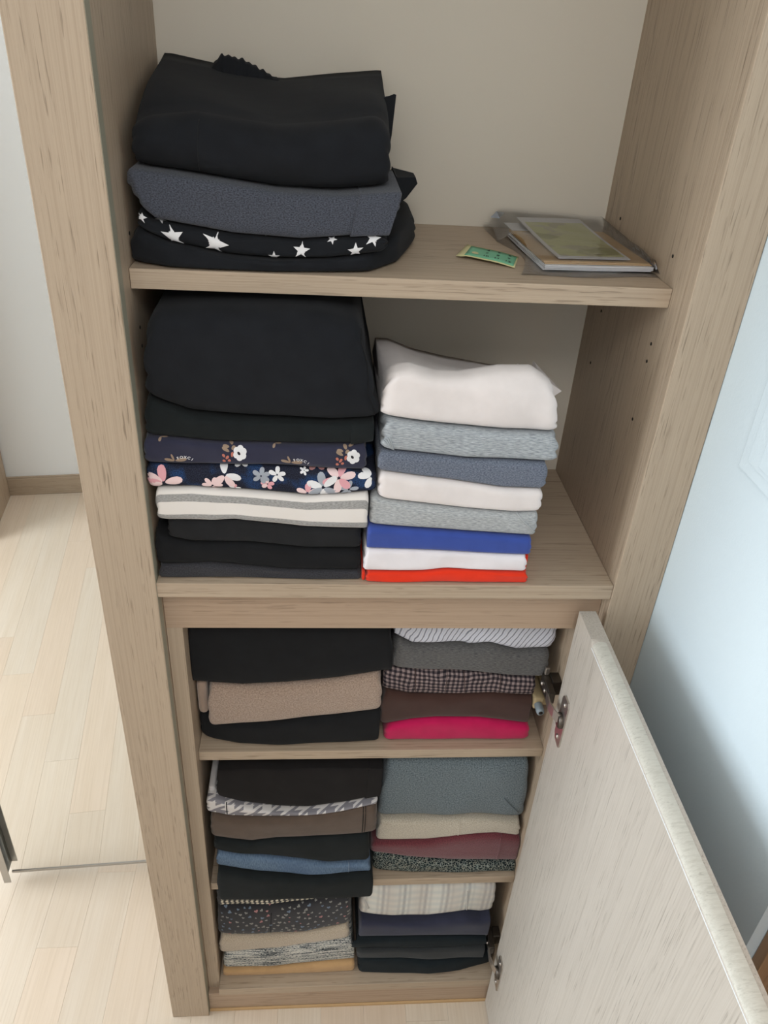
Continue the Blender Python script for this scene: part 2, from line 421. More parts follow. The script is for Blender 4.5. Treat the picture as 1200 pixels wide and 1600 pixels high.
# floor planks, one object each
PW, PL = .0893, .895
plank_me = {}
def plank(x0, y0, y1):
    L = round(y1-y0, 3)
    if L < .02: return
    if L not in plank_me:
        bm = bmesh.new(); r = bmesh.ops.create_cube(bm, size=1.0)
        for v in r['verts']: v.co = Vector((v.co.x*(PW-.00025), v.co.y*(L-.00025), v.co.z*.012-.006))
        te = [e for e in bm.edges if all(v.co.z > -.001 for v in e.verts)]
        bmesh.ops.bevel(bm, geom=te, offset=.00022, segments=1, affect='EDGES')
        me = bpy.data.meshes.new('plank'); bm.to_mesh(me); bm.free(); me.materials.append(M['plank']); plank_me[L] = me
    o = bpy.data.objects.new('plank', plank_me[L]); COL.objects.link(o); o.parent = fl
    o.location = (x0+PW/2, (y0+y1)/2, 0)
for k in range(-16, 13):
    x0 = -.3937+PW*k
    if x0 > DX-.02 or x0 < -1.85: continue
    off = .153+.179*k
    off -= math.floor((off+1.466)/PL)*PL
    ys = [-1.466]+[off+PL*i for i in range(0, 5) if -1.44 < off+PL*i < 1.5]+[1.5]
    for a, b in zip(ys[:-1], ys[1:]):
        if x0 > .0 and a > .05: continue
        plank(x0, a, b)

# ------------------------------------------------------------------ the wardrobe
WO, D, ST, SR = .62, .3307, .0737, .066
wr = empty('wardrobe', (.31, .0, 0), 'tall built-in oak-look wardrobe with open shelves above and open door below', 'wardrobe')
TOP = 2.36
boxes('front_stile', [(-ST, 0, 0, .020, 0, TOP)], M['oak_up'], wr)
boxes('front_stile', [(WO, WO+SR-.0005, 0, .020, 0, TOP)], M['oak_up'], wr)
boxes('edge_strip', [(-.0003, .0004, .0012, .0192, 0, TOP)], M['edge_band'], wr, 0)
boxes('side_panel', [(-.020, 0, .0205, D+.012, 0, TOP)], M['oak_up'], wr, .0006)
boxes('side_panel', [(WO, WO+.020, .0205, D+.012, 0, TOP)], M['oak_up'], wr, .0006)
boxes('outer_gable', [(-ST, -ST+.018, .0205, .378, 0, TOP)], M['oak_up'], wr, .0006)
boxes('back_panel', [(-.0195, WO+.0195, D, D+.012, .0, TOP)], M['back_board'], wr, 0)
boxes('top_board', [(.0002, WO-.0002, .004, D-.0005, TOP-.025, TOP)], M['oak_across'], wr)
S1, S2, S3, S4, S5 = 1.527, 1.1293, .7516, .4077, .085
boxes('shelf', [(.0004, WO-.0004, .0504, D-.0005, S1-.0225, S1)], M['oak_across'], wr, .0010)
boxes('shelf', [(.0004, WO-.0004, .0012, D-.0005, S2-.0232, S2)], M['oak_across'], wr, .0010)
boxes('rail', [(.0004, WO-.0004, .026, .045, 1.0313, S2-.0234)], M['oak_rail'], wr, .0008)
boxes('carcass_side', [(.0005, .0233, .026, D-.0005, 0, 1.0311)], M['oak_up'], wr, .0008)
boxes('carcass_side', [(.5945, WO-.0004, .026, D-.0005, 0, 1.0311)], M['oak_up'], wr, .0008)
boxes('shelf', [(.0236, .5942, .0449, D-.0005, S3-.0195, S3)], M['oak_across'], wr, .0010)
boxes('shelf', [(.0236, .5942, .0353, D-.0005, S4-.0190, S4)], M['oak_across'], wr, .0010)
boxes('bottom_board', [(.0236, .5942, .0092, D-.0005, S5-.022, S5)], M['oak_across'], wr, .0010)
boxes('plinth', [(.0008, .5942, .0125, .028, .006, S5-.0222)], M['oak_rail'], wr, .0008)
boxes('base_bead', [(.0008, .5942, .0085, .0124, 0, .007)], M['kraft'], wr, .001)
for x, s in ((.0, 1), (WO, -1)):
    for y in (.085, .28):
        tube('shelf_pin', [(x-s*.004, y, S1-.0265), (x+s*.009, y, S1-.0265)], .0028, M['steel'], wr, 8)
        for z in (S1+.032, S1-.075, S2+.30, S2+.22):
            tube('pin_hole', [(x-s*.003, y-.012, z), (x+s*.0006, y-.012, z)], .0022, M['black_hole'], wr, 8)
# the open door: hinged right, swung out at a right angle
XI, XOUT, DZ = .582, .606, 1.0805
def door_mesh():
    v, f = [], []
    def sec(y, k):
        # section in x-z: bottom, outer side, top outer, rounded finger pull down to the inner face
        pts = [(XI, .006), (XOUT, .006), (XOUT, DZ), (.6005, DZ)]
        for i in range(1, 9):
            t = i/8*math.pi/2
            x = .6005-(.6005-XI)*math.sin(t); z = DZ-k*(.0085)*(1-math.cos(t))
            pts.append((x, z))
        return [(x, y, z) for x, z in pts]
    ys = [(.0065, 0), (-.0520, 0), (-.0545, .25), (-.0570, .7), (-.0600, 1), (-.30, 1), (-.588, 1)]
    n = len(sec(0, 0))
    for y, k in ys: v += sec(y, k)
    for i in range(len(ys)-1):
        for j in range(n):
            f.append((i*n+j, i*n+(j+1) % n, (i+1)*n+(j+1) % n, (i+1)*n+j))
    f += [tuple(range(n)), tuple(range((len(ys)-1)*n, len(ys)*n))[::-1]]
    return v, f
def door_strip():
    v, f = [], []
    ys = [-.0600-.0290*i for i in range(19)]
    for q, y in enumerate(ys):
        for i in range(0, 9):
            t = i/8*math.pi/2
            yy = y+(.010*(.35-math.sin(t)*.0)*(1-((i-4)/4)**2) if q == 0 else 0)
            v.append((.6005-(.6005-XI)*math.sin(t)*.985, yy, DZ-.0085*(1-math.cos(t))+.0005))
    for i in range(len(ys)-1):
        for j in range(8): f.append((i*9+j, i*9+j+1, (i+1)*9+j+1, (i+1)*9+j))
    return v, f
dl = empty('door', (XI, 0, .006)); dl.parent = wr; dl.location = (XI-.31, 0, .006)
o = pyd('door_panel', *door_mesh(), M['oak_door'], dl)
o = pyd('finger_pull', *door_strip(), M['oak_endgrain'], dl, True); o['label'] = 'rounded cross-grain finger groove along the door top'
boxes('edge_line', [(XI-.0004, XI+.0006, -.587, -.060, 1.0712, 1.0722)], M['cover_white'], dl, 0)

def hinge(zc, damper):
    h = empty('hinge', (0, 0, 0)); h.parent = wr; h.location = (XI-.31, -.02, zc); h['label'] = 'nickel concealed hinge with dark mounting arm'
    # flange plate on the door's inner face: long upright plate with chamfered ends
    y0, y1 = -.0415, -.0140
    def plate(name, x0, x1, pts, mat):
        v = [(x0, y, z) for y, z in pts]+[(x1, y, z) for y, z in pts]; n = len(pts)
        f = [tuple(range(n)), tuple(range(n, 2*n))[::-1]]+[(i, (i+1) % n, n+(i+1) % n, n+i) for i in range(n)]
        return pyd(name, v, f, mat, h)
    plate('flange', XI-.0026, XI-.0002, [(y0, zc-.044), (y0, zc+.036), (y0+.004, zc+.044), (y1-.006, zc+.044), (y1, zc+.036), (y1, zc-.036), (y1-.006, zc-.046), (y0+.004, zc-.048)], M['steel'])
    # cup rising from the plate
    tube('cup', [(XI-.0026, -.028, zc+.0), (XI-.006, -.028, zc+.0), (XI-.0085, -.028, zc+.0)], [.0125, .0125, .0105], M['steel_dark'], h, 20)
    for dz in (-.034, .032):
        tube('screw', [(XI-.0026, -.028, zc+dz), (XI-.0044, -.028, zc+dz)], [.0044, .0030], M['steel'], h, 12)
    # arm: flat bright link from cup to the body on the carcass side
    bm_v = []
    path = [(XI-.008, -.030), (XI-.0135, -.018), (XI-.0165, -.002), (XI-.0155, .018)]
    v, f = [], []
    for x, y in path:
        for dx, dz in ((0, -.0085), (.0022, -.0085), (.0022, .0085), (0, .0085)): v.append((x+dx, y, zc+.004+dz))
    for i in range(3):
        for j in range(4): f.append((i*4+j, i*4+(j+1) % 4, (i+1)*4+(j+1) % 4, (i+1)*4+j))
    f += [(0, 1, 2, 3), (15, 14, 13, 12)]
    pyd('arm', v, f, M['steel'], h)
    # body and mounting plate on the carcass side
    boxes('arm_body', [(.5675, .5788, .012, .057, zc-.0075, zc+.0155)], M['steel_dark'], h, .002)
    boxes('mounting_plate', [(.5790, .5944, .034, .057, zc-.0110, zc+.0170)], M['steel_dark'], h, .002)
    tube('screw', [(.5675, .046, zc+.004), (.5652, .046, zc+.004)], [.0042, .003], M['steel'], h, 12)
    tube('screw', [(.5675, .030, zc+.004), (.5655, .030, zc+.004)], [.0036, .0026], M['steel'], h, 12)
    if damper: boxes('release_lever', [(.570, .577, .0505, .0570, zc+.0157, zc+.030)], M['steel'], h, .0016)
    if damper:
        d = empty('door_damper', (0, 0, 0)); d.parent = wr; d.location = (.5725-.31, .06, .842); d['label'] = 'beige soft-close buffer with grey piston'
        zb = .8420
        boxes('buffer_housing', [(.5655, .5820, .058, .150, zb-.010, zb+.014)], M['beige_plastic'], d, .003)
        boxes('buffer_base', [(.5822, .5944, .070, .140, zb-.014, zb+.018)], M['beige_plastic'], d, .002)
        tube('piston', [(.5735, .064, zb), (.5735, .045, zb-.001), (.5735, .0405, zb-.001)], [.0068, .0066, .0058], M['grey_plastic'], d, 18)
        tube('piston_bore', [(.5735, .0415, zb-.001), (.5735, .0400, zb-.001)], .0034, M['black_hole'], d, 14)
hinge(.898, True)
hinge(.187, False)

# ------------------------------------------------------------------ mirror door at the left, a little ajar
ma = math.radians(3.5)
mc, ms = math.cos(ma), math.sin(ma)
MX, MY = -.0755, .3455                       # hinge end
def mp(u, w, z):                              # u metres left of the hinge, w metres in front of the glass
    return (MX-mc*u+ms*w, MY-ms*u-mc*w, z)
def mbox(name, u0, u1, w0, w1, z0, z1, mat, parent):
    v = [mp(u, w, z) for z in (z0, z1) for u, w in ((u0, w0), (u1, w0), (u1, w1), (u0, w1))]
    f = [(0, 1, 2, 3), (4, 5, 6, 7), (0, 1, 5, 4), (1, 2, 6, 5), (2, 3, 7, 6), (3, 0, 4, 7)]
    o = pyd(name, v, f, mat, parent)
    return o
mr = empty('mirror_door', mp(.2, 0, .03), 'tall frameless mirror door reflecting the floor, left of the wardrobe', 'mirror')
ML = .418
mbox('mirror_glass', 0, ML, -.005, 0, .033, 2.22, M['mirror'], mr)
mbox('backing_board', 0, ML, -.022, -.0052, .031, 2.22, M['cover_white'], mr)
mbox('bottom_trim', 0, ML, -.0225, .0022, .0265, .0325, M['alu'], mr)
mbox('edge_handle', ML-.0050, ML+.0100, .0265, .0290, .030, 2.22, M['alu'], mr)['label'] = 'grey metal pull strip standing off the mirror edge'
mbox('handle_web', ML+.0078, ML+.0100, -.022, .0265, .030, 2.22, M['alu_dark'], mr)

# low-key neighbours seen in the mirror and on the walls
cb = empty('storage_cabinet', (-1.16, -1.29, 0), 'pale wooden cabinet side against the rear wall, seen in the mirror', 'cabinet')
boxes('side_panel', [(-.868, -.848, -1.464, -1.125, 0, 2.1)], M['oak_up'], cb, .001)
boxes('carcass', [(-1.51, -.8685, -1.464, -1.145, 0.0, 2.1)], M['oak_up'], cb, .001)
boxes('door', [(-1.185, -.870, -1.1445, -1.126, .06, 2.09)], M['oak_up'], cb, .0015)
boxes('door', [(-1.508, -1.189, -1.1445, -1.126, .06, 2.09)], M['oak_up'], cb, .0015)
pb = empty('wall_panel_cover', (DX, -.2, 1.5), 'flat white electrical panel cover on the bright right wall', 'panel')
boxes('cover_frame', [(DX-.003, DX-.0002, -.36, -.0885, 1.371, 1.71)], M['wall_cool'], pb, .0012)
boxes('cover_door', [(DX-.0045, DX-.0031, -.345, -.105, 1.386, 1.695)], M['wall_cool'], pb, .0006)
boxes('latch', [(DX-.0062, DX-.0046, -.175, -.1305, 1.3925, 1.432)], M['wall_cool'], pb, .0006)
fill_root = empty('added_fill_fitting', (.22, -1.15, 2.4), 'added unseen flat white fitting for the fill light', 'lamp')  # out-of-view fitting, added only to go with the overhead fill light
boxes('base_plate', [(-.06, .50, -1.43, -.87, 2.372, 2.3995)], M['cover_white'], fill_root, .004)
boxes('diffuser', [(-.03, .47, -1.40, -.90, 2.345, 2.3718)], M['cover_white'], fill_root, .006)

# sizes of every folded garment in metres: width span, front plane, underside and top curves across the width
GEOM = {
 'A1': dict(x=(-0.0031, 0.3330), y=[(-0.004, 0.066), (0.043, 0.051), (0.16, 0.05), (0.265, 0.064), (0.301, 0.107), (0.333, 0.21)], zb=[(-0.0031, 1.5274999999999999)], zt=[(-0.0018, 1.5584), (0.0107, 1.5688), (0.0436, 1.5546), (0.1097, 1.5428), (0.1598, 1.5404), (0.2194, 1.5428), (0.2792, 1.5511), (0.2966, 1.5621)]),
 'A2': dict(x=(0.0114, 0.2852), y=0.06, zb=[(-0.0018, 1.5584), (0.0107, 1.5688), (0.0436, 1.5546), (0.1097, 1.5428), (0.1598, 1.5404), (0.2194, 1.5428), (0.2792, 1.5511), (0.2966, 1.5621)], zt=[(-0.0018, 1.5875), (0.0107, 1.5875), (0.0133, 1.5875), (0.0263, 1.5771), (0.0436, 1.5748), (0.1097, 1.5659), (0.1139, 1.5653), (0.1598, 1.5638), (0.1896, 1.5628), (0.2194, 1.5655), (0.2484, 1.5681), (0.2792, 1.5708), (0.2809, 1.5709), (0.2966, 1.5709)]),
 'A3': dict(x=(0.0120, 0.2906), y=0.057, zb=[(-0.0018, 1.5875), (0.0107, 1.5875), (0.0133, 1.5875), (0.0263, 1.5771), (0.0436, 1.5748), (0.1097, 1.5659), (0.1139, 1.5653), (0.1598, 1.5638), (0.1896, 1.5628), (0.2194, 1.5655), (0.2484, 1.5681), (0.2792, 1.5708), (0.2809, 1.5709), (0.2966, 1.5709)], zt=[(-0.0018, 1.629), (0.0107, 1.629), (0.0114, 1.629), (0.0133, 1.6288), (0.0263, 1.6275), (0.0436, 1.6257), (0.0825, 1.6218), (0.1097, 1.6184), (0.1139, 1.6179), (0.1598, 1.6121), (0.1609, 1.612), (0.1896, 1.6115), (0.2194, 1.611), (0.2268, 1.6109), (0.2484, 1.6133), (0.2792, 1.6166), (0.2809, 1.6168), (0.2902, 1.6178), (0.2966, 1.6178)]),
 'A4': dict(x=(0.0117, 0.2842), y=0.062, zb=[(-0.0018, 1.629), (0.0107, 1.629), (0.0114, 1.629), (0.0133, 1.6288), (0.0263, 1.6275), (0.0436, 1.6257), (0.0825, 1.6218), (0.1097, 1.6184), (0.1139, 1.6179), (0.1598, 1.6121), (0.1609, 1.612), (0.1896, 1.6115), (0.2194, 1.611), (0.2268, 1.6109), (0.2484, 1.6133), (0.2792, 1.6166), (0.2809, 1.6168), (0.2902, 1.6178), (0.2966, 1.6178)], zt=[(-0.0018, 1.6748), (0.0107, 1.6748), (0.0114, 1.6748), (0.0133, 1.6748), (0.0197, 1.6748), (0.0263, 1.6756), (0.0436, 1.6777), (0.078, 1.6818), (0.0825, 1.6813), (0.1097, 1.6784), (0.1139, 1.678), (0.1598, 1.6731), (0.1609, 1.673), (0.162, 1.6729), (0.1896, 1.6756), (0.2194, 1.6786), (0.2213, 1.6788), (0.2268, 1.6797), (0.2484, 1.6832), (0.2741, 1.6874), (0.2792, 1.6874), (0.2809, 1.6874), (0.2902, 1.6874), (0.2966, 1.6874)], back=[(0.0209, 1.7218), (0.0722, 1.7142), (0.1111, 1.708), (0.1568, 1.7012), (0.2223, 1.7103), (0.2783, 1.7167)]),
 'B1': dict(x=(0.0030, 0.2704), y=0.011, zb=[(0.003, 1.1295)], zt=[(0.004, 1.15), (0.0712, 1.1533), (0.1682, 1.1433), (0.2704, 1.1424)]),
 'B2': dict(x=(0.0007, 0.2692), y=0.012, zb=[(0.004, 1.15), (0.0712, 1.1533), (0.1682, 1.1433), (0.2704, 1.1424)], zt=[(0.0005, 1.2061), (0.004, 1.2026), (0.0108, 1.1958), (0.019, 1.1917), (0.0498, 1.1841), (0.0712, 1.1844), (0.1191, 1.185), (0.1682, 1.18), (0.1979, 1.177), (0.269, 1.1768), (0.2704, 1.1768)]),
 'B3': dict(x=(0.0191, 0.2689), y=0.014, zb=[(0.0005, 1.2061), (0.004, 1.2026), (0.0108, 1.1958), (0.019, 1.1917), (0.0498, 1.1841), (0.0712, 1.1844), (0.1191, 1.185), (0.1682, 1.18), (0.1979, 1.177), (0.269, 1.1768), (0.2704, 1.1768)], zt=[(0.0005, 1.2238), (0.004, 1.2238), (0.0075, 1.2238), (0.0108, 1.2233), (0.019, 1.2219), (0.0226, 1.2213), (0.0498, 1.2209), (0.0712, 1.2206), (0.0785, 1.2205), (0.1068, 1.2236), (0.1191, 1.2221), (0.1682, 1.2159), (0.1921, 1.2129), (0.1979, 1.2128), (0.269, 1.2115), (0.2704, 1.2115), (0.2747, 1.2114)]),
 'B4': dict(x=(0.0094, 0.2767), y=0.008, zb=[(0.0005, 1.2238), (0.004, 1.2238), (0.0075, 1.2238), (0.0108, 1.2233), (0.019, 1.2219), (0.0226, 1.2213), (0.0498, 1.2209), (0.0712, 1.2206), (0.0785, 1.2205), (0.1068, 1.2236), (0.1191, 1.2221), (0.1682, 1.2159), (0.1921, 1.2129), (0.1979, 1.2128), (0.269, 1.2115), (0.2704, 1.2115), (0.2747, 1.2114)], zt=[(0.0005, 1.2676), (0.004, 1.2676), (0.0075, 1.2676), (0.0108, 1.2676), (0.0124, 1.2676), (0.019, 1.268), (0.0226, 1.2682), (0.0498, 1.2697), (0.0549, 1.27), (0.0712, 1.269), (0.0785, 1.2685), (0.1068, 1.2667), (0.1139, 1.2663), (0.1191, 1.2659), (0.1682, 1.262), (0.1921, 1.26), (0.1976, 1.2596), (0.1979, 1.2596), (0.269, 1.2655), (0.2704, 1.2656), (0.2747, 1.2659), (0.2767, 1.2661)]),
 'B5': dict(x=(0.0007, 0.2852), y=0.012, zb=[(0.0005, 1.2676), (0.004, 1.2676), (0.0075, 1.2676), (0.0108, 1.2676), (0.0124, 1.2676), (0.019, 1.268), (0.0226, 1.2682), (0.0498, 1.2697), (0.0549, 1.27), (0.0712, 1.269), (0.0785, 1.2685), (0.1068, 1.2667), (0.1139, 1.2663), (0.1191, 1.2659), (0.1682, 1.262), (0.1921, 1.26), (0.1976, 1.2596), (0.1979, 1.2596), (0.269, 1.2655), (0.2704, 1.2656), (0.2747, 1.2659), (0.2767, 1.2661)], zt=[(0.0005, 1.301), (0.004, 1.3009), (0.0075, 1.3008), (0.0108, 1.3007), (0.0124, 1.3006), (0.019, 1.3004), (0.0226, 1.3003), (0.0473, 1.2996), (0.0498, 1.2996), (0.0549, 1.2997), (0.0712, 1.3), (0.0785, 1.3001), (0.1068, 1.3005), (0.1139, 1.3006), (0.1191, 1.3007), (0.1424, 1.301), (0.1682, 1.2999), (0.1921, 1.299), (0.1976, 1.2987), (0.1979, 1.2987), (0.269, 1.2958), (0.2698, 1.2958), (0.2704, 1.2958), (0.2747, 1.2958), (0.2767, 1.2958)]),
 'B6': dict(x=(0.0014, 0.2703), y=0.014, zb=[(0.0005, 1.301), (0.004, 1.3009), (0.0075, 1.3008), (0.0108, 1.3007), (0.0124, 1.3006), (0.019, 1.3004), (0.0226, 1.3003), (0.0473, 1.2996), (0.0498, 1.2996), (0.0549, 1.2997), (0.0712, 1.3), (0.0785, 1.3001), (0.1068, 1.3005), (0.1139, 1.3006), (0.1191, 1.3007), (0.1424, 1.301), (0.1682, 1.2999), (0.1921, 1.299), (0.1976, 1.2987), (0.1979, 1.2987), (0.269, 1.2958), (0.2698, 1.2958), (0.2704, 1.2958), (0.2747, 1.2958), (0.2767, 1.2958)], zt=[(0.0005, 1.3368), (0.004, 1.3368), (0.0075, 1.3368), (0.0077, 1.3368), (0.0108, 1.3366), (0.0124, 1.3365), (0.019, 1.336), (0.0226, 1.3358), (0.0473, 1.3341), (0.0498, 1.3339), (0.0549, 1.3336), (0.0712, 1.3324), (0.0785, 1.3319), (0.0894, 1.3312), (0.1068, 1.331), (0.1139, 1.3309), (0.1191, 1.3309), (0.1424, 1.3307), (0.1682, 1.3304), (0.1921, 1.3302), (0.1972, 1.3301), (0.1976, 1.3301), (0.1979, 1.3301), (0.2519, 1.332), (0.269, 1.3356), (0.2698, 1.3358), (0.2704, 1.3359), (0.2747, 1.3368), (0.2764, 1.3372), (0.2767, 1.3372)]),
 'B7': dict(x=(0.0052, 0.2768), y=0.016, zb=[(0.0005, 1.3368), (0.004, 1.3368), (0.0075, 1.3368), (0.0077, 1.3368), (0.0108, 1.3366), (0.0124, 1.3365), (0.019, 1.336), (0.0226, 1.3358), (0.0473, 1.3341), (0.0498, 1.3339), (0.0549, 1.3336), (0.0712, 1.3324), (0.0785, 1.3319), (0.0894, 1.3312), (0.1068, 1.331), (0.1139, 1.3309), (0.1191, 1.3309), (0.1424, 1.3307), (0.1682, 1.3304), (0.1921, 1.3302), (0.1972, 1.3301), (0.1976, 1.3301), (0.1979, 1.3301), (0.2519, 1.332), (0.269, 1.3356), (0.2698, 1.3358), (0.2704, 1.3359), (0.2747, 1.3368), (0.2764, 1.3372), (0.2767, 1.3372)], zt=[(0.0005, 1.3849), (0.004, 1.3849), (0.0075, 1.3849), (0.0077, 1.3849), (0.0108, 1.3849), (0.0118, 1.3849), (0.0124, 1.3847), (0.019, 1.382), (0.0226, 1.3806), (0.0473, 1.3707), (0.0498, 1.3697), (0.0549, 1.3677), (0.0602, 1.3656), (0.0712, 1.3649), (0.0785, 1.3644), (0.0894, 1.3636), (0.1068, 1.3625), (0.1139, 1.362), (0.1191, 1.3616), (0.1403, 1.3602), (0.1424, 1.3601), (0.1682, 1.3594), (0.1921, 1.3587), (0.1972, 1.3585), (0.1976, 1.3585), (0.1979, 1.3585), (0.2221, 1.3578), (0.2519, 1.3603), (0.269, 1.3618), (0.2698, 1.3618), (0.2704, 1.3619), (0.2743, 1.3622), (0.2747, 1.3622), (0.2764, 1.3622), (0.2767, 1.3622)]),
 'B8': dict(x=(0.0110, 0.2764), y=0.012, zb=[(0.0005, 1.3849), (0.004, 1.3849), (0.0075, 1.3849), (0.0077, 1.3849), (0.0108, 1.3849), (0.0118, 1.3849), (0.0124, 1.3847), (0.019, 1.382), (0.0226, 1.3806), (0.0473, 1.3707), (0.0498, 1.3697), (0.0549, 1.3677), (0.0602, 1.3656), (0.0712, 1.3649), (0.0785, 1.3644), (0.0894, 1.3636), (0.1068, 1.3625), (0.1139, 1.362), (0.1191, 1.3616), (0.1403, 1.3602), (0.1424, 1.3601), (0.1682, 1.3594), (0.1921, 1.3587), (0.1972, 1.3585), (0.1976, 1.3585), (0.1979, 1.3585), (0.2221, 1.3578), (0.2519, 1.3603), (0.269, 1.3618), (0.2698, 1.3618), (0.2704, 1.3619), (0.2743, 1.3622), (0.2747, 1.3622), (0.2764, 1.3622), (0.2767, 1.3622)], zt=[(0.0005, 1.4832), (0.004, 1.4832), (0.0069, 1.4832), (0.0075, 1.4833), (0.0077, 1.4833), (0.0108, 1.4838), (0.0118, 1.4839), (0.0124, 1.484), (0.019, 1.4849), (0.0226, 1.4854), (0.0473, 1.489), (0.0498, 1.4893), (0.0549, 1.4901), (0.0602, 1.4908), (0.0628, 1.4912), (0.0712, 1.4915), (0.0785, 1.4918), (0.0894, 1.4922), (0.1068, 1.4929), (0.1139, 1.4931), (0.1191, 1.4933), (0.1399, 1.4941), (0.1403, 1.4941), (0.1424, 1.4941), (0.1682, 1.494), (0.1921, 1.4939), (0.1972, 1.4939), (0.1976, 1.4939), (0.1979, 1.4939), (0.2141, 1.4938), (0.2221, 1.4923), (0.2511, 1.4867), (0.2519, 1.4867), (0.269, 1.4858), (0.2698, 1.4858), (0.2704, 1.4858), (0.2743, 1.4856), (0.2747, 1.4856), (0.2764, 1.4855), (0.2767, 1.4855), (0.2784, 1.4854)]),
 'C1': dict(x=(0.2770, 0.4986), y=0.005, zb=[(0.277, 1.1295)], zt=[(0.2795, 1.1457), (0.3553, 1.1464), (0.3855, 1.1505), (0.4973, 1.1459)]),
 'C2': dict(x=(0.2733, 0.4941), y=0.007, zb=[(0.2795, 1.1457), (0.3553, 1.1464), (0.3855, 1.1505), (0.4973, 1.1459)], zt=[(0.2733, 1.1838), (0.2795, 1.1836), (0.3553, 1.1816), (0.3672, 1.1813), (0.3855, 1.1805), (0.4922, 1.1755), (0.4973, 1.1755)]),
 'C3': dict(x=(0.2737, 0.4964), y=0.005, zb=[(0.2733, 1.1838), (0.2795, 1.1836), (0.3553, 1.1816), (0.3672, 1.1813), (0.3855, 1.1805), (0.4922, 1.1755), (0.4973, 1.1755)], zt=[(0.2733, 1.2189), (0.2791, 1.2189), (0.2795, 1.2189), (0.3498, 1.213), (0.3553, 1.2127), (0.3672, 1.212), (0.3855, 1.211), (0.4246, 1.2088), (0.4922, 1.2035), (0.4946, 1.2033), (0.4973, 1.2033)]),
 'C4': dict(x=(0.2775, 0.4998), y=0.008, zb=[(0.2733, 1.2189), (0.2791, 1.2189), (0.2795, 1.2189), (0.3498, 1.213), (0.3553, 1.2127), (0.3672, 1.212), (0.3855, 1.211), (0.4246, 1.2088), (0.4922, 1.2035), (0.4946, 1.2033), (0.4973, 1.2033)], zt=[(0.2733, 1.2631), (0.2785, 1.2631), (0.2791, 1.2629), (0.2795, 1.2628), (0.3002, 1.2568), (0.3498, 1.2512), (0.3553, 1.2506), (0.3672, 1.2492), (0.3855, 1.2472), (0.3907, 1.2466), (0.4246, 1.2435), (0.4651, 1.2399), (0.4922, 1.2418), (0.4946, 1.242), (0.4973, 1.2422), (0.4974, 1.2422)]),
 'C5': dict(x=(0.2867, 0.5004), y=0.008, zb=[(0.2733, 1.2631), (0.2785, 1.2631), (0.2791, 1.2629), (0.2795, 1.2628), (0.3002, 1.2568), (0.3498, 1.2512), (0.3553, 1.2506), (0.3672, 1.2492), (0.3855, 1.2472), (0.3907, 1.2466), (0.4246, 1.2435), (0.4651, 1.2399), (0.4922, 1.2418), (0.4946, 1.242), (0.4973, 1.2422), (0.4974, 1.2422)], zt=[(0.2733, 1.2979), (0.2785, 1.2979), (0.2791, 1.2979), (0.2795, 1.2979), (0.2867, 1.2979), (0.3002, 1.2964), (0.3498, 1.2909), (0.3553, 1.2903), (0.3672, 1.289), (0.3722, 1.2884), (0.3855, 1.2863), (0.3907, 1.2855), (0.4246, 1.28), (0.4456, 1.2767), (0.4651, 1.2762), (0.4922, 1.2756), (0.4946, 1.2755), (0.4973, 1.2755), (0.4974, 1.2755), (0.4998, 1.2754)]),
 'C6': dict(x=(0.2844, 0.5005), y=0.01, zb=[(0.2733, 1.2979), (0.2785, 1.2979), (0.2791, 1.2979), (0.2795, 1.2979), (0.2867, 1.2979), (0.3002, 1.2964), (0.3498, 1.2909), (0.3553, 1.2903), (0.3672, 1.289), (0.3722, 1.2884), (0.3855, 1.2863), (0.3907, 1.2855), (0.4246, 1.28), (0.4456, 1.2767), (0.4651, 1.2762), (0.4922, 1.2756), (0.4946, 1.2755), (0.4973, 1.2755), (0.4974, 1.2755), (0.4998, 1.2754)], zt=[(0.2733, 1.3268), (0.2785, 1.3268), (0.2791, 1.3268), (0.2795, 1.3268), (0.2867, 1.3268), (0.2881, 1.3268), (0.3002, 1.3257), (0.3412, 1.3218), (0.3498, 1.321), (0.3553, 1.3205), (0.3672, 1.3195), (0.3722, 1.319), (0.3855, 1.3178), (0.3907, 1.3173), (0.3979, 1.3167), (0.4246, 1.316), (0.4456, 1.3155), (0.4651, 1.315), (0.4922, 1.3143), (0.4946, 1.3143), (0.4973, 1.3142), (0.4974, 1.3142), (0.4981, 1.3142), (0.4998, 1.3142)]),
 'C7': dict(x=(0.2874, 0.5095), y=0.012, zb=[(0.2733, 1.3268), (0.2785, 1.3268), (0.2791, 1.3268), (0.2795, 1.3268), (0.2867, 1.3268), (0.2881, 1.3268), (0.3002, 1.3257), (0.3412, 1.3218), (0.3498, 1.321), (0.3553, 1.3205), (0.3672, 1.3195), (0.3722, 1.319), (0.3855, 1.3178), (0.3907, 1.3173), (0.3979, 1.3167), (0.4246, 1.316), (0.4456, 1.3155), (0.4651, 1.315), (0.4922, 1.3143), (0.4946, 1.3143), (0.4973, 1.3142), (0.4974, 1.3142), (0.4981, 1.3142), (0.4998, 1.3142)], zt=[(0.2733, 1.3693), (0.2785, 1.3693), (0.2791, 1.3693), (0.2795, 1.3693), (0.2867, 1.3693), (0.2881, 1.3693), (0.2898, 1.3693), (0.3002, 1.3679), (0.3412, 1.3625), (0.3498, 1.3614), (0.3553, 1.3606), (0.3654, 1.3593), (0.3672, 1.3592), (0.3722, 1.3587), (0.3855, 1.3576), (0.3907, 1.3572), (0.3979, 1.3566), (0.4246, 1.3544), (0.4353, 1.3535), (0.4456, 1.3532), (0.4651, 1.3527), (0.4922, 1.3519), (0.4946, 1.3518), (0.4973, 1.3517), (0.4974, 1.3517), (0.4981, 1.3517), (0.4998, 1.3517), (0.5058, 1.3515)]),
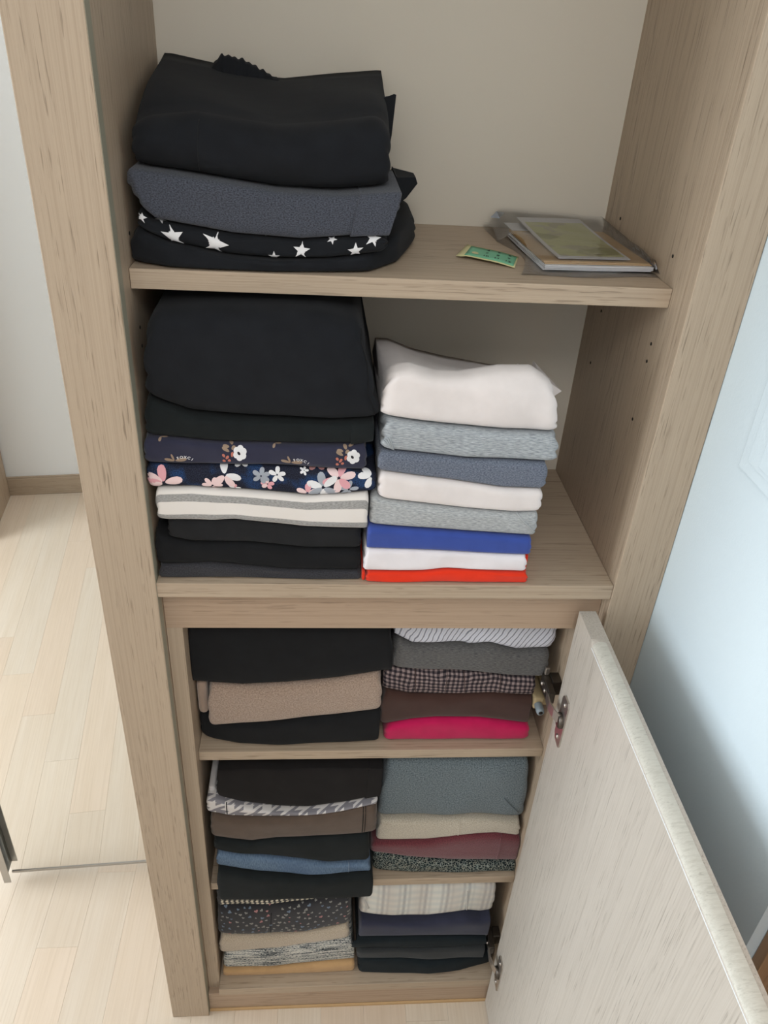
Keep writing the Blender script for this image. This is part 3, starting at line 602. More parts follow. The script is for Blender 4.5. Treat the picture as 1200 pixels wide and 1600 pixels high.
 'C8': dict(x=(0.2850, 0.5018), y=0.012, zb=[(0.2733, 1.3693), (0.2785, 1.3693), (0.2791, 1.3693), (0.2795, 1.3693), (0.2867, 1.3693), (0.2881, 1.3693), (0.2898, 1.3693), (0.3002, 1.3679), (0.3412, 1.3625), (0.3498, 1.3614), (0.3553, 1.3606), (0.3654, 1.3593), (0.3672, 1.3592), (0.3722, 1.3587), (0.3855, 1.3576), (0.3907, 1.3572), (0.3979, 1.3566), (0.4246, 1.3544), (0.4353, 1.3535), (0.4456, 1.3532), (0.4651, 1.3527), (0.4922, 1.3519), (0.4946, 1.3518), (0.4973, 1.3517), (0.4974, 1.3517), (0.4981, 1.3517), (0.4998, 1.3517), (0.5058, 1.3515)], zt=[(0.2733, 1.4277), (0.2785, 1.4277), (0.2791, 1.4277), (0.2795, 1.4277), (0.2856, 1.4277), (0.2867, 1.4279), (0.2881, 1.428), (0.2898, 1.4283), (0.3002, 1.4297), (0.3151, 1.4318), (0.3412, 1.4245), (0.3459, 1.4232), (0.3498, 1.4231), (0.3553, 1.423), (0.3654, 1.4227), (0.3672, 1.4227), (0.3722, 1.4226), (0.3762, 1.4225), (0.3855, 1.4243), (0.3907, 1.4254), (0.3979, 1.4268), (0.4245, 1.432), (0.4246, 1.432), (0.4353, 1.4323), (0.4456, 1.4326), (0.4651, 1.4332), (0.4663, 1.4332), (0.4903, 1.4194), (0.4922, 1.4194), (0.4946, 1.4194), (0.4973, 1.4194), (0.4974, 1.4194), (0.4981, 1.4194), (0.4998, 1.4194), (0.5058, 1.4194)], back=[(0.3016, 1.3935), (0.3399, 1.3799), (0.3878, 1.37), (0.4699, 1.3572), (0.5305, 1.3561)]),
 'D1': dict(x=(0.0238, 0.3229), y=[(0.027, 0.071), (0.09, 0.055), (0.154, 0.05), (0.301, 0.056)], zb=[(0.0238, 0.7521)], zt=[(0.0265, 0.8259), (0.0453, 0.7981), (0.1679, 0.8106), (0.3167, 0.8345)]),
 'D2': dict(x=(0.0428, 0.3161), y=0.05, zb=[(0.0265, 0.8259), (0.0453, 0.7981), (0.1679, 0.8106), (0.3167, 0.8345)], zt=[(0.0201, 0.8922), (0.0265, 0.8916), (0.0453, 0.8897), (0.0998, 0.8844), (0.1679, 0.8892), (0.1685, 0.8892), (0.2469, 0.8997), (0.3126, 0.9136), (0.3167, 0.9136)]),
 'D3': dict(x=(0.0143, 0.3305), y=0.052, zb=[(0.0201, 0.8922), (0.0265, 0.8916), (0.0453, 0.8897), (0.0998, 0.8844), (0.1679, 0.8892), (0.1685, 0.8892), (0.2469, 0.8997), (0.3126, 0.9136), (0.3167, 0.9136)], zt=[(0.0201, 1.0165), (0.0219, 1.0165), (0.0265, 1.0165), (0.0453, 1.0166), (0.0998, 1.0168), (0.1679, 1.017), (0.1685, 1.017), (0.1697, 1.017), (0.2469, 1.0173), (0.3126, 1.0175), (0.3167, 1.0175), (0.3206, 1.0175)]),
 'E1': dict(x=(0.3260, 0.5719), y=0.06, zb=[(0.326, 0.7521)], zt=[(0.3282, 0.7888), (0.3704, 0.8005), (0.4083, 0.8046), (0.479, 0.803), (0.5589, 0.7884)]),
 'E2': dict(x=(0.3168, 0.5728), y=0.062, zb=[(0.3282, 0.7888), (0.3704, 0.8005), (0.4083, 0.8046), (0.479, 0.803), (0.5589, 0.7884)], zt=[(0.3173, 0.8719), (0.3282, 0.868), (0.3599, 0.8568), (0.3704, 0.8567), (0.4083, 0.8564), (0.4098, 0.8564), (0.479, 0.8593), (0.4972, 0.8601), (0.5589, 0.8526), (0.5716, 0.851)]),
 'E3': dict(x=(0.3141, 0.5678), y=0.062, zb=[(0.3173, 0.8719), (0.3282, 0.868), (0.3599, 0.8568), (0.3704, 0.8567), (0.4083, 0.8564), (0.4098, 0.8564), (0.479, 0.8593), (0.4972, 0.8601), (0.5589, 0.8526), (0.5716, 0.851)], zt=[(0.3173, 0.9152), (0.3282, 0.9152), (0.3374, 0.9152), (0.3599, 0.9136), (0.3704, 0.9129), (0.4083, 0.9102), (0.4098, 0.9101), (0.46, 0.9066), (0.479, 0.9037), (0.4972, 0.9009), (0.5295, 0.8959), (0.5589, 0.8958), (0.5639, 0.8958), (0.5716, 0.8958)]),
 'E4': dict(x=(0.3297, 0.5795), y=0.06, zb=[(0.3173, 0.9152), (0.3282, 0.9152), (0.3374, 0.9152), (0.3599, 0.9136), (0.3704, 0.9129), (0.4083, 0.9102), (0.4098, 0.9101), (0.46, 0.9066), (0.479, 0.9037), (0.4972, 0.9009), (0.5295, 0.8959), (0.5589, 0.8958), (0.5639, 0.8958), (0.5716, 0.8958)], zt=[(0.3173, 0.9799), (0.3277, 0.9799), (0.3282, 0.9796), (0.3374, 0.9738), (0.3555, 0.9625), (0.3599, 0.9625), (0.3704, 0.9625), (0.4083, 0.9625), (0.4098, 0.9625), (0.4361, 0.9625), (0.4486, 0.9585), (0.46, 0.9608), (0.478, 0.9645), (0.479, 0.9641), (0.4972, 0.9577), (0.5228, 0.9486), (0.5295, 0.9491), (0.5589, 0.9511), (0.5639, 0.9515), (0.5716, 0.952), (0.5804, 0.9526)]),
 'E5': dict(x=(0.3207, 0.5825), y=0.065, zb=[(0.3173, 0.9799), (0.3277, 0.9799), (0.3282, 0.9796), (0.3374, 0.9738), (0.3555, 0.9625), (0.3599, 0.9625), (0.3704, 0.9625), (0.4083, 0.9625), (0.4098, 0.9625), (0.4361, 0.9625), (0.4486, 0.9585), (0.46, 0.9608), (0.478, 0.9645), (0.479, 0.9641), (0.4972, 0.9577), (0.5228, 0.9486), (0.5295, 0.9491), (0.5589, 0.9511), (0.5639, 0.9515), (0.5716, 0.952), (0.5804, 0.9526)], zt=[(0.3173, 1.0214), (0.3193, 1.0214), (0.3277, 1.0213), (0.3282, 1.0213), (0.3374, 1.0211), (0.3555, 1.0209), (0.3599, 1.0208), (0.3704, 1.0206), (0.4083, 1.0201), (0.4098, 1.02), (0.4361, 1.0196), (0.4486, 1.0195), (0.46, 1.0193), (0.478, 1.019), (0.479, 1.019), (0.4972, 1.0187), (0.5228, 1.0183), (0.5295, 1.0182), (0.5589, 1.0178), (0.5639, 1.0177), (0.5716, 1.0176), (0.5781, 1.0175), (0.5804, 1.0175)]),
 'F1': dict(x=(0.0408, 0.3220), y=0.004, zb=[(0.0408, 0.4082)], zt=[(0.038, 0.4899), (0.1168, 0.4667), (0.2023, 0.4516), (0.3168, 0.459)]),
 'F2': dict(x=(0.0415, 0.3153), y=0.016, zb=[(0.038, 0.4899), (0.1168, 0.4667), (0.2023, 0.4516), (0.3168, 0.459)], zt=[(0.038, 0.5257), (0.0411, 0.5257), (0.0878, 0.5119), (0.1168, 0.5066), (0.1898, 0.4933), (0.2023, 0.4899), (0.2388, 0.4799), (0.3159, 0.4812), (0.3168, 0.4812)]),
 'F3': dict(x=(0.0379, 0.3120), y=0.02, zb=[(0.038, 0.5257), (0.0411, 0.5257), (0.0878, 0.5119), (0.1168, 0.5066), (0.1898, 0.4933), (0.2023, 0.4899), (0.2388, 0.4799), (0.3159, 0.4812), (0.3168, 0.4812)], zt=[(0.0325, 0.5591), (0.038, 0.5578), (0.0411, 0.5571), (0.0878, 0.5462), (0.1036, 0.5425), (0.1168, 0.5449), (0.1482, 0.5507), (0.1898, 0.5521), (0.2023, 0.5525), (0.2388, 0.5537), (0.2944, 0.5556), (0.3159, 0.5607), (0.3168, 0.5609), (0.3212, 0.562)]),
 'F4': dict(x=(0.0347, 0.3211), y=0.022, zb=[(0.0325, 0.5591), (0.038, 0.5578), (0.0411, 0.5571), (0.0878, 0.5462), (0.1036, 0.5425), (0.1168, 0.5449), (0.1482, 0.5507), (0.1898, 0.5521), (0.2023, 0.5525), (0.2388, 0.5537), (0.2944, 0.5556), (0.3159, 0.5607), (0.3168, 0.5609), (0.3212, 0.562)], zt=[(0.0281, 0.6199), (0.0325, 0.6183), (0.038, 0.6162), (0.0411, 0.615), (0.0675, 0.6052), (0.0878, 0.6046), (0.1036, 0.6042), (0.1168, 0.6039), (0.1482, 0.603), (0.1779, 0.6022), (0.1898, 0.6044), (0.2023, 0.6066), (0.2388, 0.6133), (0.2657, 0.6182), (0.2944, 0.6265), (0.3159, 0.6327), (0.3168, 0.6329), (0.3209, 0.6341), (0.3212, 0.6341)]),
 'F5': dict(x=(0.0303, 0.3198), y=0.03, zb=[(0.0281, 0.6199), (0.0325, 0.6183), (0.038, 0.6162), (0.0411, 0.615), (0.0675, 0.6052), (0.0878, 0.6046), (0.1036, 0.6042), (0.1168, 0.6039), (0.1482, 0.603), (0.1779, 0.6022), (0.1898, 0.6044), (0.2023, 0.6066), (0.2388, 0.6133), (0.2657, 0.6182), (0.2944, 0.6265), (0.3159, 0.6327), (0.3168, 0.6329), (0.3209, 0.6341), (0.3212, 0.6341)], zt=[(0.0281, 0.6496), (0.0325, 0.6496), (0.038, 0.6496), (0.0411, 0.6496), (0.0434, 0.6496), (0.0675, 0.6389), (0.0878, 0.6298), (0.091, 0.6284), (0.1036, 0.6253), (0.1168, 0.622), (0.1482, 0.6143), (0.1485, 0.6142), (0.1779, 0.613), (0.1898, 0.6125), (0.2023, 0.6121), (0.207, 0.613), (0.2388, 0.6188), (0.2657, 0.6237), (0.2944, 0.632), (0.304, 0.6348), (0.3159, 0.6382), (0.3168, 0.6384), (0.3209, 0.6396), (0.3212, 0.6396), (0.3216, 0.6396)]),
 'F6': dict(x=(0.0488, 0.3241), y=0.036, zb=[(0.0281, 0.6496), (0.0325, 0.6496), (0.038, 0.6496), (0.0411, 0.6496), (0.0434, 0.6496), (0.0675, 0.6389), (0.0878, 0.6298), (0.091, 0.6284), (0.1036, 0.6253), (0.1168, 0.622), (0.1482, 0.6143), (0.1485, 0.6142), (0.1779, 0.613), (0.1898, 0.6125), (0.2023, 0.6121), (0.207, 0.613), (0.2388, 0.6188), (0.2657, 0.6237), (0.2944, 0.632), (0.304, 0.6348), (0.3159, 0.6382), (0.3168, 0.6384), (0.3209, 0.6396), (0.3212, 0.6396), (0.3216, 0.6396)], zt=[(0.0281, 0.7265), (0.0325, 0.7265), (0.038, 0.7265), (0.0411, 0.7265), (0.0434, 0.7265), (0.0487, 0.7265), (0.0675, 0.7265), (0.0878, 0.7265), (0.091, 0.7265), (0.1036, 0.7265), (0.1168, 0.7265), (0.1482, 0.7265), (0.1485, 0.7265), (0.1779, 0.7265), (0.1898, 0.7265), (0.2023, 0.7265), (0.207, 0.7265), (0.2388, 0.7265), (0.2657, 0.7265), (0.2944, 0.7265), (0.304, 0.7265), (0.3159, 0.7265), (0.3168, 0.7265), (0.3209, 0.7265), (0.3212, 0.7265), (0.3216, 0.7265), (0.3262, 0.7265)]),
 'G1': dict(x=(0.3218, 0.6005), y=[(0.32, 0.05), (0.4, 0.042), (0.6, 0.042)], zb=[(0.3218, 0.4082)], zt=[(0.3175, 0.4733), (0.3842, 0.454), (0.4609, 0.4399), (0.5687, 0.435), (0.5997, 0.4339)]),
 'G2': dict(x=(0.3156, 0.5994), y=0.046, zb=[(0.3175, 0.4733), (0.3842, 0.454), (0.4609, 0.4399), (0.5687, 0.435), (0.5997, 0.4339)], zt=[(0.3175, 0.5004), (0.3311, 0.5004), (0.3842, 0.4987), (0.417, 0.4976), (0.4609, 0.5069), (0.4753, 0.5099), (0.5464, 0.5148), (0.5687, 0.5107), (0.5928, 0.5063), (0.5997, 0.5063)]),
 'G3': dict(x=(0.3260, 0.5904), y=0.05, zb=[(0.3175, 0.5004), (0.3311, 0.5004), (0.3842, 0.4987), (0.417, 0.4976), (0.4609, 0.5069), (0.4753, 0.5099), (0.5464, 0.5148), (0.5687, 0.5107), (0.5928, 0.5063), (0.5997, 0.5063)], zt=[(0.3175, 0.5581), (0.3284, 0.5581), (0.3311, 0.558), (0.3842, 0.5554), (0.417, 0.5537), (0.4363, 0.5528), (0.4609, 0.554), (0.4753, 0.5547), (0.4947, 0.5557), (0.5464, 0.5505), (0.5687, 0.5482), (0.5878, 0.5463), (0.5928, 0.5463), (0.5997, 0.5463)]),
 'G4': dict(x=(0.3261, 0.5910), y=0.055, zb=[(0.3175, 0.5581), (0.3284, 0.5581), (0.3311, 0.558), (0.3842, 0.5554), (0.417, 0.5537), (0.4363, 0.5528), (0.4609, 0.554), (0.4753, 0.5547), (0.4947, 0.5557), (0.5464, 0.5505), (0.5687, 0.5482), (0.5878, 0.5463), (0.5928, 0.5463), (0.5997, 0.5463)], zt=[(0.3175, 0.7074), (0.3178, 0.7074), (0.3284, 0.7072), (0.3311, 0.7072), (0.3842, 0.7062), (0.417, 0.7056), (0.4363, 0.7053), (0.4609, 0.7049), (0.4753, 0.7046), (0.4947, 0.7043), (0.5464, 0.7034), (0.5687, 0.703), (0.5727, 0.7029), (0.5878, 0.7029), (0.5928, 0.7029), (0.5997, 0.7029)]),
 'H1': dict(x=(0.0291, 0.3007), y=0.033, zb=[(0.0291, 0.0855)], zt=[(0.0301, 0.1103), (0.1317, 0.1069), (0.2388, 0.1232), (0.3004, 0.1252)]),
 'H2': dict(x=(0.0321, 0.3006), y=0.035, zb=[(0.0301, 0.1103), (0.1317, 0.1069), (0.2388, 0.1232), (0.3004, 0.1252)], zt=[(0.0284, 0.1646), (0.0301, 0.1648), (0.103, 0.1713), (0.1317, 0.1766), (0.2388, 0.1962), (0.2855, 0.2047), (0.2974, 0.2062), (0.3004, 0.2062)]),
 'H3': dict(x=(0.0272, 0.2850), y=0.036, zb=[(0.0284, 0.1646), (0.0301, 0.1648), (0.103, 0.1713), (0.1317, 0.1766), (0.2388, 0.1962), (0.2855, 0.2047), (0.2974, 0.2062), (0.3004, 0.2062)], zt=[(0.0275, 0.2293), (0.0284, 0.2292), (0.0301, 0.229), (0.103, 0.2201), (0.1044, 0.2199), (0.1317, 0.2217), (0.1928, 0.2258), (0.2388, 0.2378), (0.2517, 0.2412), (0.2839, 0.2527), (0.2855, 0.2527), (0.2974, 0.2527), (0.3004, 0.2527)]),
 'H4': dict(x=(0.0273, 0.2863), y=0.036, zb=[(0.0275, 0.2293), (0.0284, 0.2292), (0.0301, 0.229), (0.103, 0.2201), (0.1044, 0.2199), (0.1317, 0.2217), (0.1928, 0.2258), (0.2388, 0.2378), (0.2517, 0.2412), (0.2839, 0.2527), (0.2855, 0.2527), (0.2974, 0.2527), (0.3004, 0.2527)], zt=[(0.0275, 0.3242), (0.0284, 0.3242), (0.0301, 0.3242), (0.0337, 0.3242), (0.103, 0.3233), (0.1044, 0.3232), (0.1071, 0.3232), (0.1317, 0.3249), (0.1926, 0.3292), (0.1928, 0.3293), (0.2353, 0.3445), (0.2388, 0.3453), (0.2517, 0.3482), (0.2807, 0.3547), (0.2839, 0.3547), (0.2855, 0.3547), (0.2974, 0.3547), (0.3004, 0.3547)]),
 'H5': dict(x=(0.0300, 0.2798), y=0.04, zb=[(0.0275, 0.3242), (0.0284, 0.3242), (0.0301, 0.3242), (0.0337, 0.3242), (0.103, 0.3233), (0.1044, 0.3232), (0.1071, 0.3232), (0.1317, 0.3249), (0.1926, 0.3292), (0.1928, 0.3293), (0.2353, 0.3445), (0.2388, 0.3453), (0.2517, 0.3482), (0.2807, 0.3547), (0.2839, 0.3547), (0.2855, 0.3547), (0.2974, 0.3547), (0.3004, 0.3547)], zt=[(0.0275, 0.3788), (0.0284, 0.3788), (0.0301, 0.3788), (0.0335, 0.3788), (0.0337, 0.3788), (0.103, 0.3775), (0.1044, 0.3775), (0.1071, 0.3775), (0.1317, 0.377), (0.1926, 0.3759), (0.1928, 0.3759), (0.2353, 0.3751), (0.2388, 0.3751), (0.2517, 0.3748), (0.2807, 0.3743), (0.2839, 0.3742), (0.2854, 0.3742), (0.2855, 0.3742), (0.2974, 0.3742), (0.3004, 0.3742)]),
 'I1': dict(x=(0.3068, 0.5910), y=[(0.316, 0.028), (0.454, 0.02), (0.52, 0.026), (0.594, 0.042)], zb=[(0.3068, 0.0855)], zt=[(0.3091, 0.1463), (0.3914, 0.1445), (0.4487, 0.1331), (0.5761, 0.1335)]),
 'I2': dict(x=(0.3020, 0.5750), y=0.026, zb=[(0.3091, 0.1463), (0.3914, 0.1445), (0.4487, 0.1331), (0.5761, 0.1335)], zt=[(0.3077, 0.1844), (0.3091, 0.1843), (0.3914, 0.1797), (0.4286, 0.1776), (0.4487, 0.1781), (0.5736, 0.1813), (0.5761, 0.1813)]),
 'I3': dict(x=(0.2879, 0.5769), y=0.028, zb=[(0.3077, 0.1844), (0.3091, 0.1843), (0.3914, 0.1797), (0.4286, 0.1776), (0.4487, 0.1781), (0.5736, 0.1813), (0.5761, 0.1813)], zt=[(0.3034, 0.2153), (0.3077, 0.2153), (0.3091, 0.2153), (0.3914, 0.2147), (0.4261, 0.2144), (0.4286, 0.2142), (0.4487, 0.2128), (0.5736, 0.2037), (0.5761, 0.2035), (0.5781, 0.2034)]),
 'I4': dict(x=(0.3039, 0.5722), y=0.032, zb=[(0.3034, 0.2153), (0.3077, 0.2153), (0.3091, 0.2153), (0.3914, 0.2147), (0.4261, 0.2144), (0.4286, 0.2142), (0.4487, 0.2128), (0.5736, 0.2037), (0.5761, 0.2035), (0.5781, 0.2034)], zt=[(0.3034, 0.2686), (0.3077, 0.2686), (0.3091, 0.2686), (0.3113, 0.2686), (0.3726, 0.2556), (0.3914, 0.2559), (0.4261, 0.2565), (0.4286, 0.2565), (0.4401, 0.2567), (0.4487, 0.258), (0.5199, 0.2686), (0.5467, 0.2617), (0.5736, 0.2677), (0.5752, 0.2681), (0.5761, 0.2681), (0.5781, 0.2681)]),
 'I5': dict(x=(0.3034, 0.5711), y=0.045, zb=[(0.3034, 0.2686), (0.3077, 0.2686), (0.3091, 0.2686), (0.3113, 0.2686), (0.3726, 0.2556), (0.3914, 0.2559), (0.4261, 0.2565), (0.4286, 0.2565), (0.4401, 0.2567), (0.4487, 0.258), (0.5199, 0.2686), (0.5467, 0.2617), (0.5736, 0.2677), (0.5752, 0.2681), (0.5761, 0.2681), (0.5781, 0.2681)], zt=[(0.3015, 0.3719), (0.3034, 0.3719), (0.3077, 0.3717), (0.3091, 0.3717), (0.3113, 0.3716), (0.3726, 0.37), (0.3914, 0.3696), (0.4261, 0.3686), (0.4286, 0.3686), (0.4401, 0.3683), (0.4487, 0.3681), (0.5199, 0.3662), (0.5467, 0.3655), (0.5655, 0.365), (0.5736, 0.365), (0.5752, 0.365), (0.5761, 0.365), (0.5781, 0.365)]),
}

# ------------------------------------------------------------------ folded clothes
def pl(pts, x):
    return np.interp(x, [p[0] for p in pts], [p[1] for p in pts])
YB = .318
# inner limits of each compartment (x0, x1, z0, z1), and how far each pile may reach towards its neighbour behind a given depth
LIM = {'A': (.0012, .5, 1.5274, 2.2), 'B': (.0012, .2880, 1.1297, 1.5038), 'C': (.2700, .61, 1.1297, 1.5038), 'D': (.0242, .3285, .7520, 1.0306), 'E': (.3100, .5936, .7520, 1.0306),
       'F': (.0242, .3300, .4081, .7314), 'G': (.3100, .5936, .4081, .7314), 'H': (.0242, .3005, .0854, .3880), 'I': (.3013, .5936, .0854, .3880)}
XMAX = {'E2': .5640, 'E3': .5640, 'I2': .5640, 'I3': .5640, 'I4': .5660, 'E4': .5785, 'B1': .2704, 'B2': .2704, 'B3': .2704, 'B4': .2755, 'B5': .2846, 'B6': .2750, 'B7': .2795, 'B8': .2838,
        'D1': .3165, 'D2': .3162, 'F1': .3210, 'F2': .3150, 'F3': .3150, 'F4': .3213, 'F5': .3213, 'F6': .3245, 'H2': .2975}
XMIN = {'C1': .2714, 'C2': .2714, 'C3': .2760, 'C4': .2780, 'C5': .2856, 'C6': .2846, 'C7': .2868, 'C8': .2850, 'E1': .3235, 'E2': .3172, 'E3': .3172, 'E4': .3294, 'E5': .3294, 'G1': .3220, 'G2': .3160, 'G3': .3240, 'G4': .3256}
NEAR = {'H': .030, 'I': .031}
SKEW = {'A3': (-.015, .012, 0), 'B8': (.004, -.022, 0), 'B2': (-.002, 0, 0), 'D3': (.006, -.010, 0), 'G4': (.004, -.006, 0), 'E5': (-.008, .004, 0), 'C8': (.006, -.010, 0), 'F6': (.004, .006, 0), 'H2': (0, -.012, 0)}
class Garment: pass
BUILT = {}
NB, NF, NT = 6, 25, 9
def surface(key, seed, b, e, rx, lobes, lob, wr, droop, nu=52, x0=None, x1=None, off=0.0, yback=None):
    """grid of points: i along the width, j round the folded section (underside, front fold, top)"""
    g = GEOM[key]; xl, xr = g['x']
    if yback is None: yback = .225 if key[0] == 'C' else YB
    rx *= .65; e *= .85
    r = random.Random(seed)
    ph = [(r.uniform(8, 34), r.uniform(0, 6.28), r.uniform(-1.5, 1.5), r.uniform(.3, 1)) for _ in range(7)]
    if x0 is None: x0, x1 = xl, xr
    t = np.linspace(0, 1, nu)
    t = t-.085*np.sin(2*np.pi*t)*1.2        # finer sampling near both ends
    us = x0+(x1-x0)*t
    P = np.zeros((nu, NB+NF+NT, 3)); FR = np.zeros((nu, NB+NF+NT))
    full = (x0 == xl and x1 == xr)
    for i, x in enumerate(us):
        zb = float(pl(g['zb'], x))+.0004; zt = float(pl(g['zt'], x))-.0004
        zk = float(pl(g['back'], x)) if 'back' in g else zt
        y = g['y'] if not isinstance(g['y'], list) else float(pl(g['y'], x))
        zt = max(zt, zb+.0045)
        d = min(x-x0, x1-x); sh = 1.0
        if full or off > 0:
            q = max(0.0, 1-d/rx); sh = math.sqrt(max(0.0, 1-q*q))
        if not full: sh = 1.0 if off == 0 else .75+.25*sh
        zc, h = (zb+zt)/2, (zt-zb)/2*(.58+.42*sh)+off
        # folded edges rest on what is below
        zc = zb+(zt-zb)*.5-(1-sh)*(zt-zb)*.16
        bb = min(b, 1.2*h+.004); yf = y+(1-sh)*rx*.75-off
        zlo, zhi = zc-h, zc+h
        j = 0
        for k in range(NB):
            s = k/(NB-1); yy = yback+(yf+bb-yback)*s**.75
            if droop: yy = (yback, .20, .12, .06, .0349, .0341)[k]
            zz = zlo
            if droop and yy < droop[0]: zz = zlo-droop[1]
            P[i, j] = (x, yy, zz); FR[i, j] = -.3*(1-s); j += 1
        if droop: zlo2 = zlo-droop[1]
        else: zlo2 = zlo
        zc2, h2 = (zlo2+zhi)/2, (zhi-zlo2)/2
        for k in range(NF):
            th = -math.pi/2+math.pi*(k+.5)/NF
            cy_, sz = abs(math.cos(th))**e, math.copysign(abs(math.sin(th))**e, math.sin(th))
            w = sum(a*math.sin(fq*x*2+p+sl*sz*2) for fq, p, sl, a in ph)*wr*.35*math.cos(th)
            w2 = sum(a*math.sin(fq*x*1.3+p*2+sl*3) for fq, p, sl, a in ph[:3])*wr*.25*math.cos(th)
            lx = 0.0
            if full and lobes and lob and d < rx*1.6:
                z01 = (sz+1)/2
                lx = lob*(abs(math.sin(math.pi*lobes*z01+seed))-.8)*(1-d/(rx*1.6))*(1 if x > (x0+x1)/2 else -1)
            P[i, j] = (x+lx, yf+bb*(1-cy_)+w, zc2+h2*sz+w2); FR[i, j] = (sz+1)/2; j += 1
        for k in range(NT):
            s = k/(NT-1); yy = yf+bb+(yback-yf-bb)*s**1.3
            zz = zhi+(max(zk, zlo+.006)-zhi)*(s**.85 if 'back' in g else 0)
            if 'back' in g: zz += wr*.8*math.sin(x*31+seed+5*s)*math.sin(math.pi*min(1, s*1.0))
            P[i, j] = (x, yy, zz); FR[i, j] = 1+.3*s; j += 1
    fit(key, P, FR, droop, .0004 if off else 0.0)
    return us, P, FR
def fit(key, P, FR, droop, ex):
    """lean of the ends, then keep clear of the boards and of the neighbours"""
    g = GEOM[key]; k0 = key[0]; L = LIM[k0]; xl, xr = g['x']
    u = np.clip((P[:, :, 0]-xl)/(xr-xl), 0, 1); fr = np.clip(FR, 0, 1)-.5
    if key in SKEW:
        a, b2, _ = SKEW[key]; P[:, :, 0] += (a*np.clip(1-2.2*u, 0, 1)+b2*np.clip(2.2*u-1.2, 0, 1))*fr
    lo = np.full(P.shape[:2], L[0]); hi = np.full(P.shape[:2], L[1])
    if k0 in NEAR:
        front = P[:, :, 1] < NEAR[k0]
        if k0 in 'DFH': hi[front] += .012
        else: lo[front] -= .016
    hi = np.minimum(hi, XMAX.get(key, 9.0)); lo = np.maximum(lo, XMIN.get(key, -9.0))
    P[:, :, 0] = np.clip(P[:, :, 0], lo, hi+ex)
    zb = pl(g['zb'], P[:, :, 0])+.0006-ex; zt = pl(g['zt'], P[:, :, 0])-.0006+ex
    if 'back' in g: zt = np.maximum(zt, pl(g['back'], P[:, :, 0]))+.003
    if key == 'F6': zt = np.minimum(zt, .7165+ex)
    z = np.clip(P[:, :, 2], np.maximum(zb, L[2]), np.minimum(np.maximum(zt, zb+.0042), L[3]))
    if droop: z = np.where(P[:, :, 1] < droop[0], np.minimum(P[:, :, 2], z), z)
    P[:, :, 2] = z; P[:, :, 1] = np.minimum(P[:, :, 1], .3290)
def mesh_from(name, us, P, FR, mat, parent, notch=None):
    nu, nv = P.shape[:2]
    v = P.reshape(-1, 3).tolist(); f = []
    for i in range(nu-1):
        for j in range(nv):
            k = (j+1) % nv
            f.append((i*nv+j, (i+1)*nv+j, (i+1)*nv+k, i*nv+k))
    base = len(v)
    caps = []
    for i in (0, nu-1):
        c = P[i].mean(axis=0); c[0] += (-.0003 if i == 0 else .0003)
        if notch: c[1], c[2] = .024, notch
        v.append(tuple(c)); ci = len(v)-1; caps.append(ci)
        for j in range(nv):
            k = (j+1) % nv
            f.append((i*nv+j, i*nv+k, ci) if i == 0 else (i*nv+k, i*nv+j, ci))
    me = bpy.data.meshes.new(name); me.from_pydata(v, [], f); me.update()
    arc = np.zeros((nu, nv))
    arc[:, 1:] = np.cumsum(np.linalg.norm(np.diff(P, axis=1), axis=2), axis=1)
    arc -= arc[:, NB:NB+1]
    UV = {}
    for i in range(nu):
        for j in range(nv): UV[i*nv+j] = (us[i]-us[0], arc[i, j], FR[i, j])
    for ci, i in zip(caps, (0, nu-1)): UV[ci] = (us[i]-us[0], .02, .5)
    a = me.uv_layers.new(name='UVMap'); bq = me.uv_layers.new(name='Frac')
    vi = np.zeros(len(me.loops), dtype=np.int32); me.loops.foreach_get('vertex_index', vi)
    tab = np.array([UV[q] for q in range(len(v))])
    a.data.foreach_set('uv', tab[vi][:, :2].astype(np.float32).ravel())
    bq.data.foreach_set('uv', tab[vi][:, [0, 2]].astype(np.float32).ravel())
    bm = bmesh.new(); bm.from_mesh(me); bmesh.ops.recalc_face_normals(bm, faces=bm.faces[:]); bm.to_mesh(me); bm.free()
    o = link(name, me, mat, parent, True)
    return o, arc
def garment(key, name, label, cat, mat, group, b=.020, e=.62, rx=.016, lobes=2, lob=.003, wr=.0016, droop=None, body='folded_cloth'):
    g = GEOM[key]; seed = sum(ord(c)*(3+i*7) for i, c in enumerate(key))
    us, P, FR = surface(key, seed, b, e, rx, lobes, lob, wr, droop)
    xm = (g['x'][0]+g['x'][1])/2; zb = float(pl(g['zb'], xm))
    ym = g['y'] if not isinstance(g['y'], list) else float(pl(g['y'], xm))
    G = Garment(); G.key, G.us, G.P, G.seed = key, us, P, seed
    G.args = dict(b=b, e=e, rx=rx, lobes=0, lob=0, wr=wr, droop=droop)
    G.root = None; G.pending = (name, label, cat, group, (xm, ym, zb), mat, FR)
    BUILT[key] = G
    return G
PARTS = []
def finish():
    """things with parts hang from an Empty; plain ones are a single mesh"""
    have = {k for k, _ in PARTS}
    for k, G in BUILT.items():
        name, label, cat, group, loc, mat, FR = G.pending
        if k in have:
            G.root = empty(name, loc, label, cat, group)
            o, G.arc = mesh_from('folded_cloth', G.us, G.P, FR, mat, G.root, .425 if G.args['droop'] else None)
        else:
            o, G.arc = mesh_from(name, G.us, G.P, FR, mat, None, .425 if G.args['droop'] else None)
            tag(o, label, cat, group)
    for k, fn in PARTS: fn(BUILT[k])
def part(key):
    def deco(fn): PARTS.append((key, fn)); return fn
    return deco
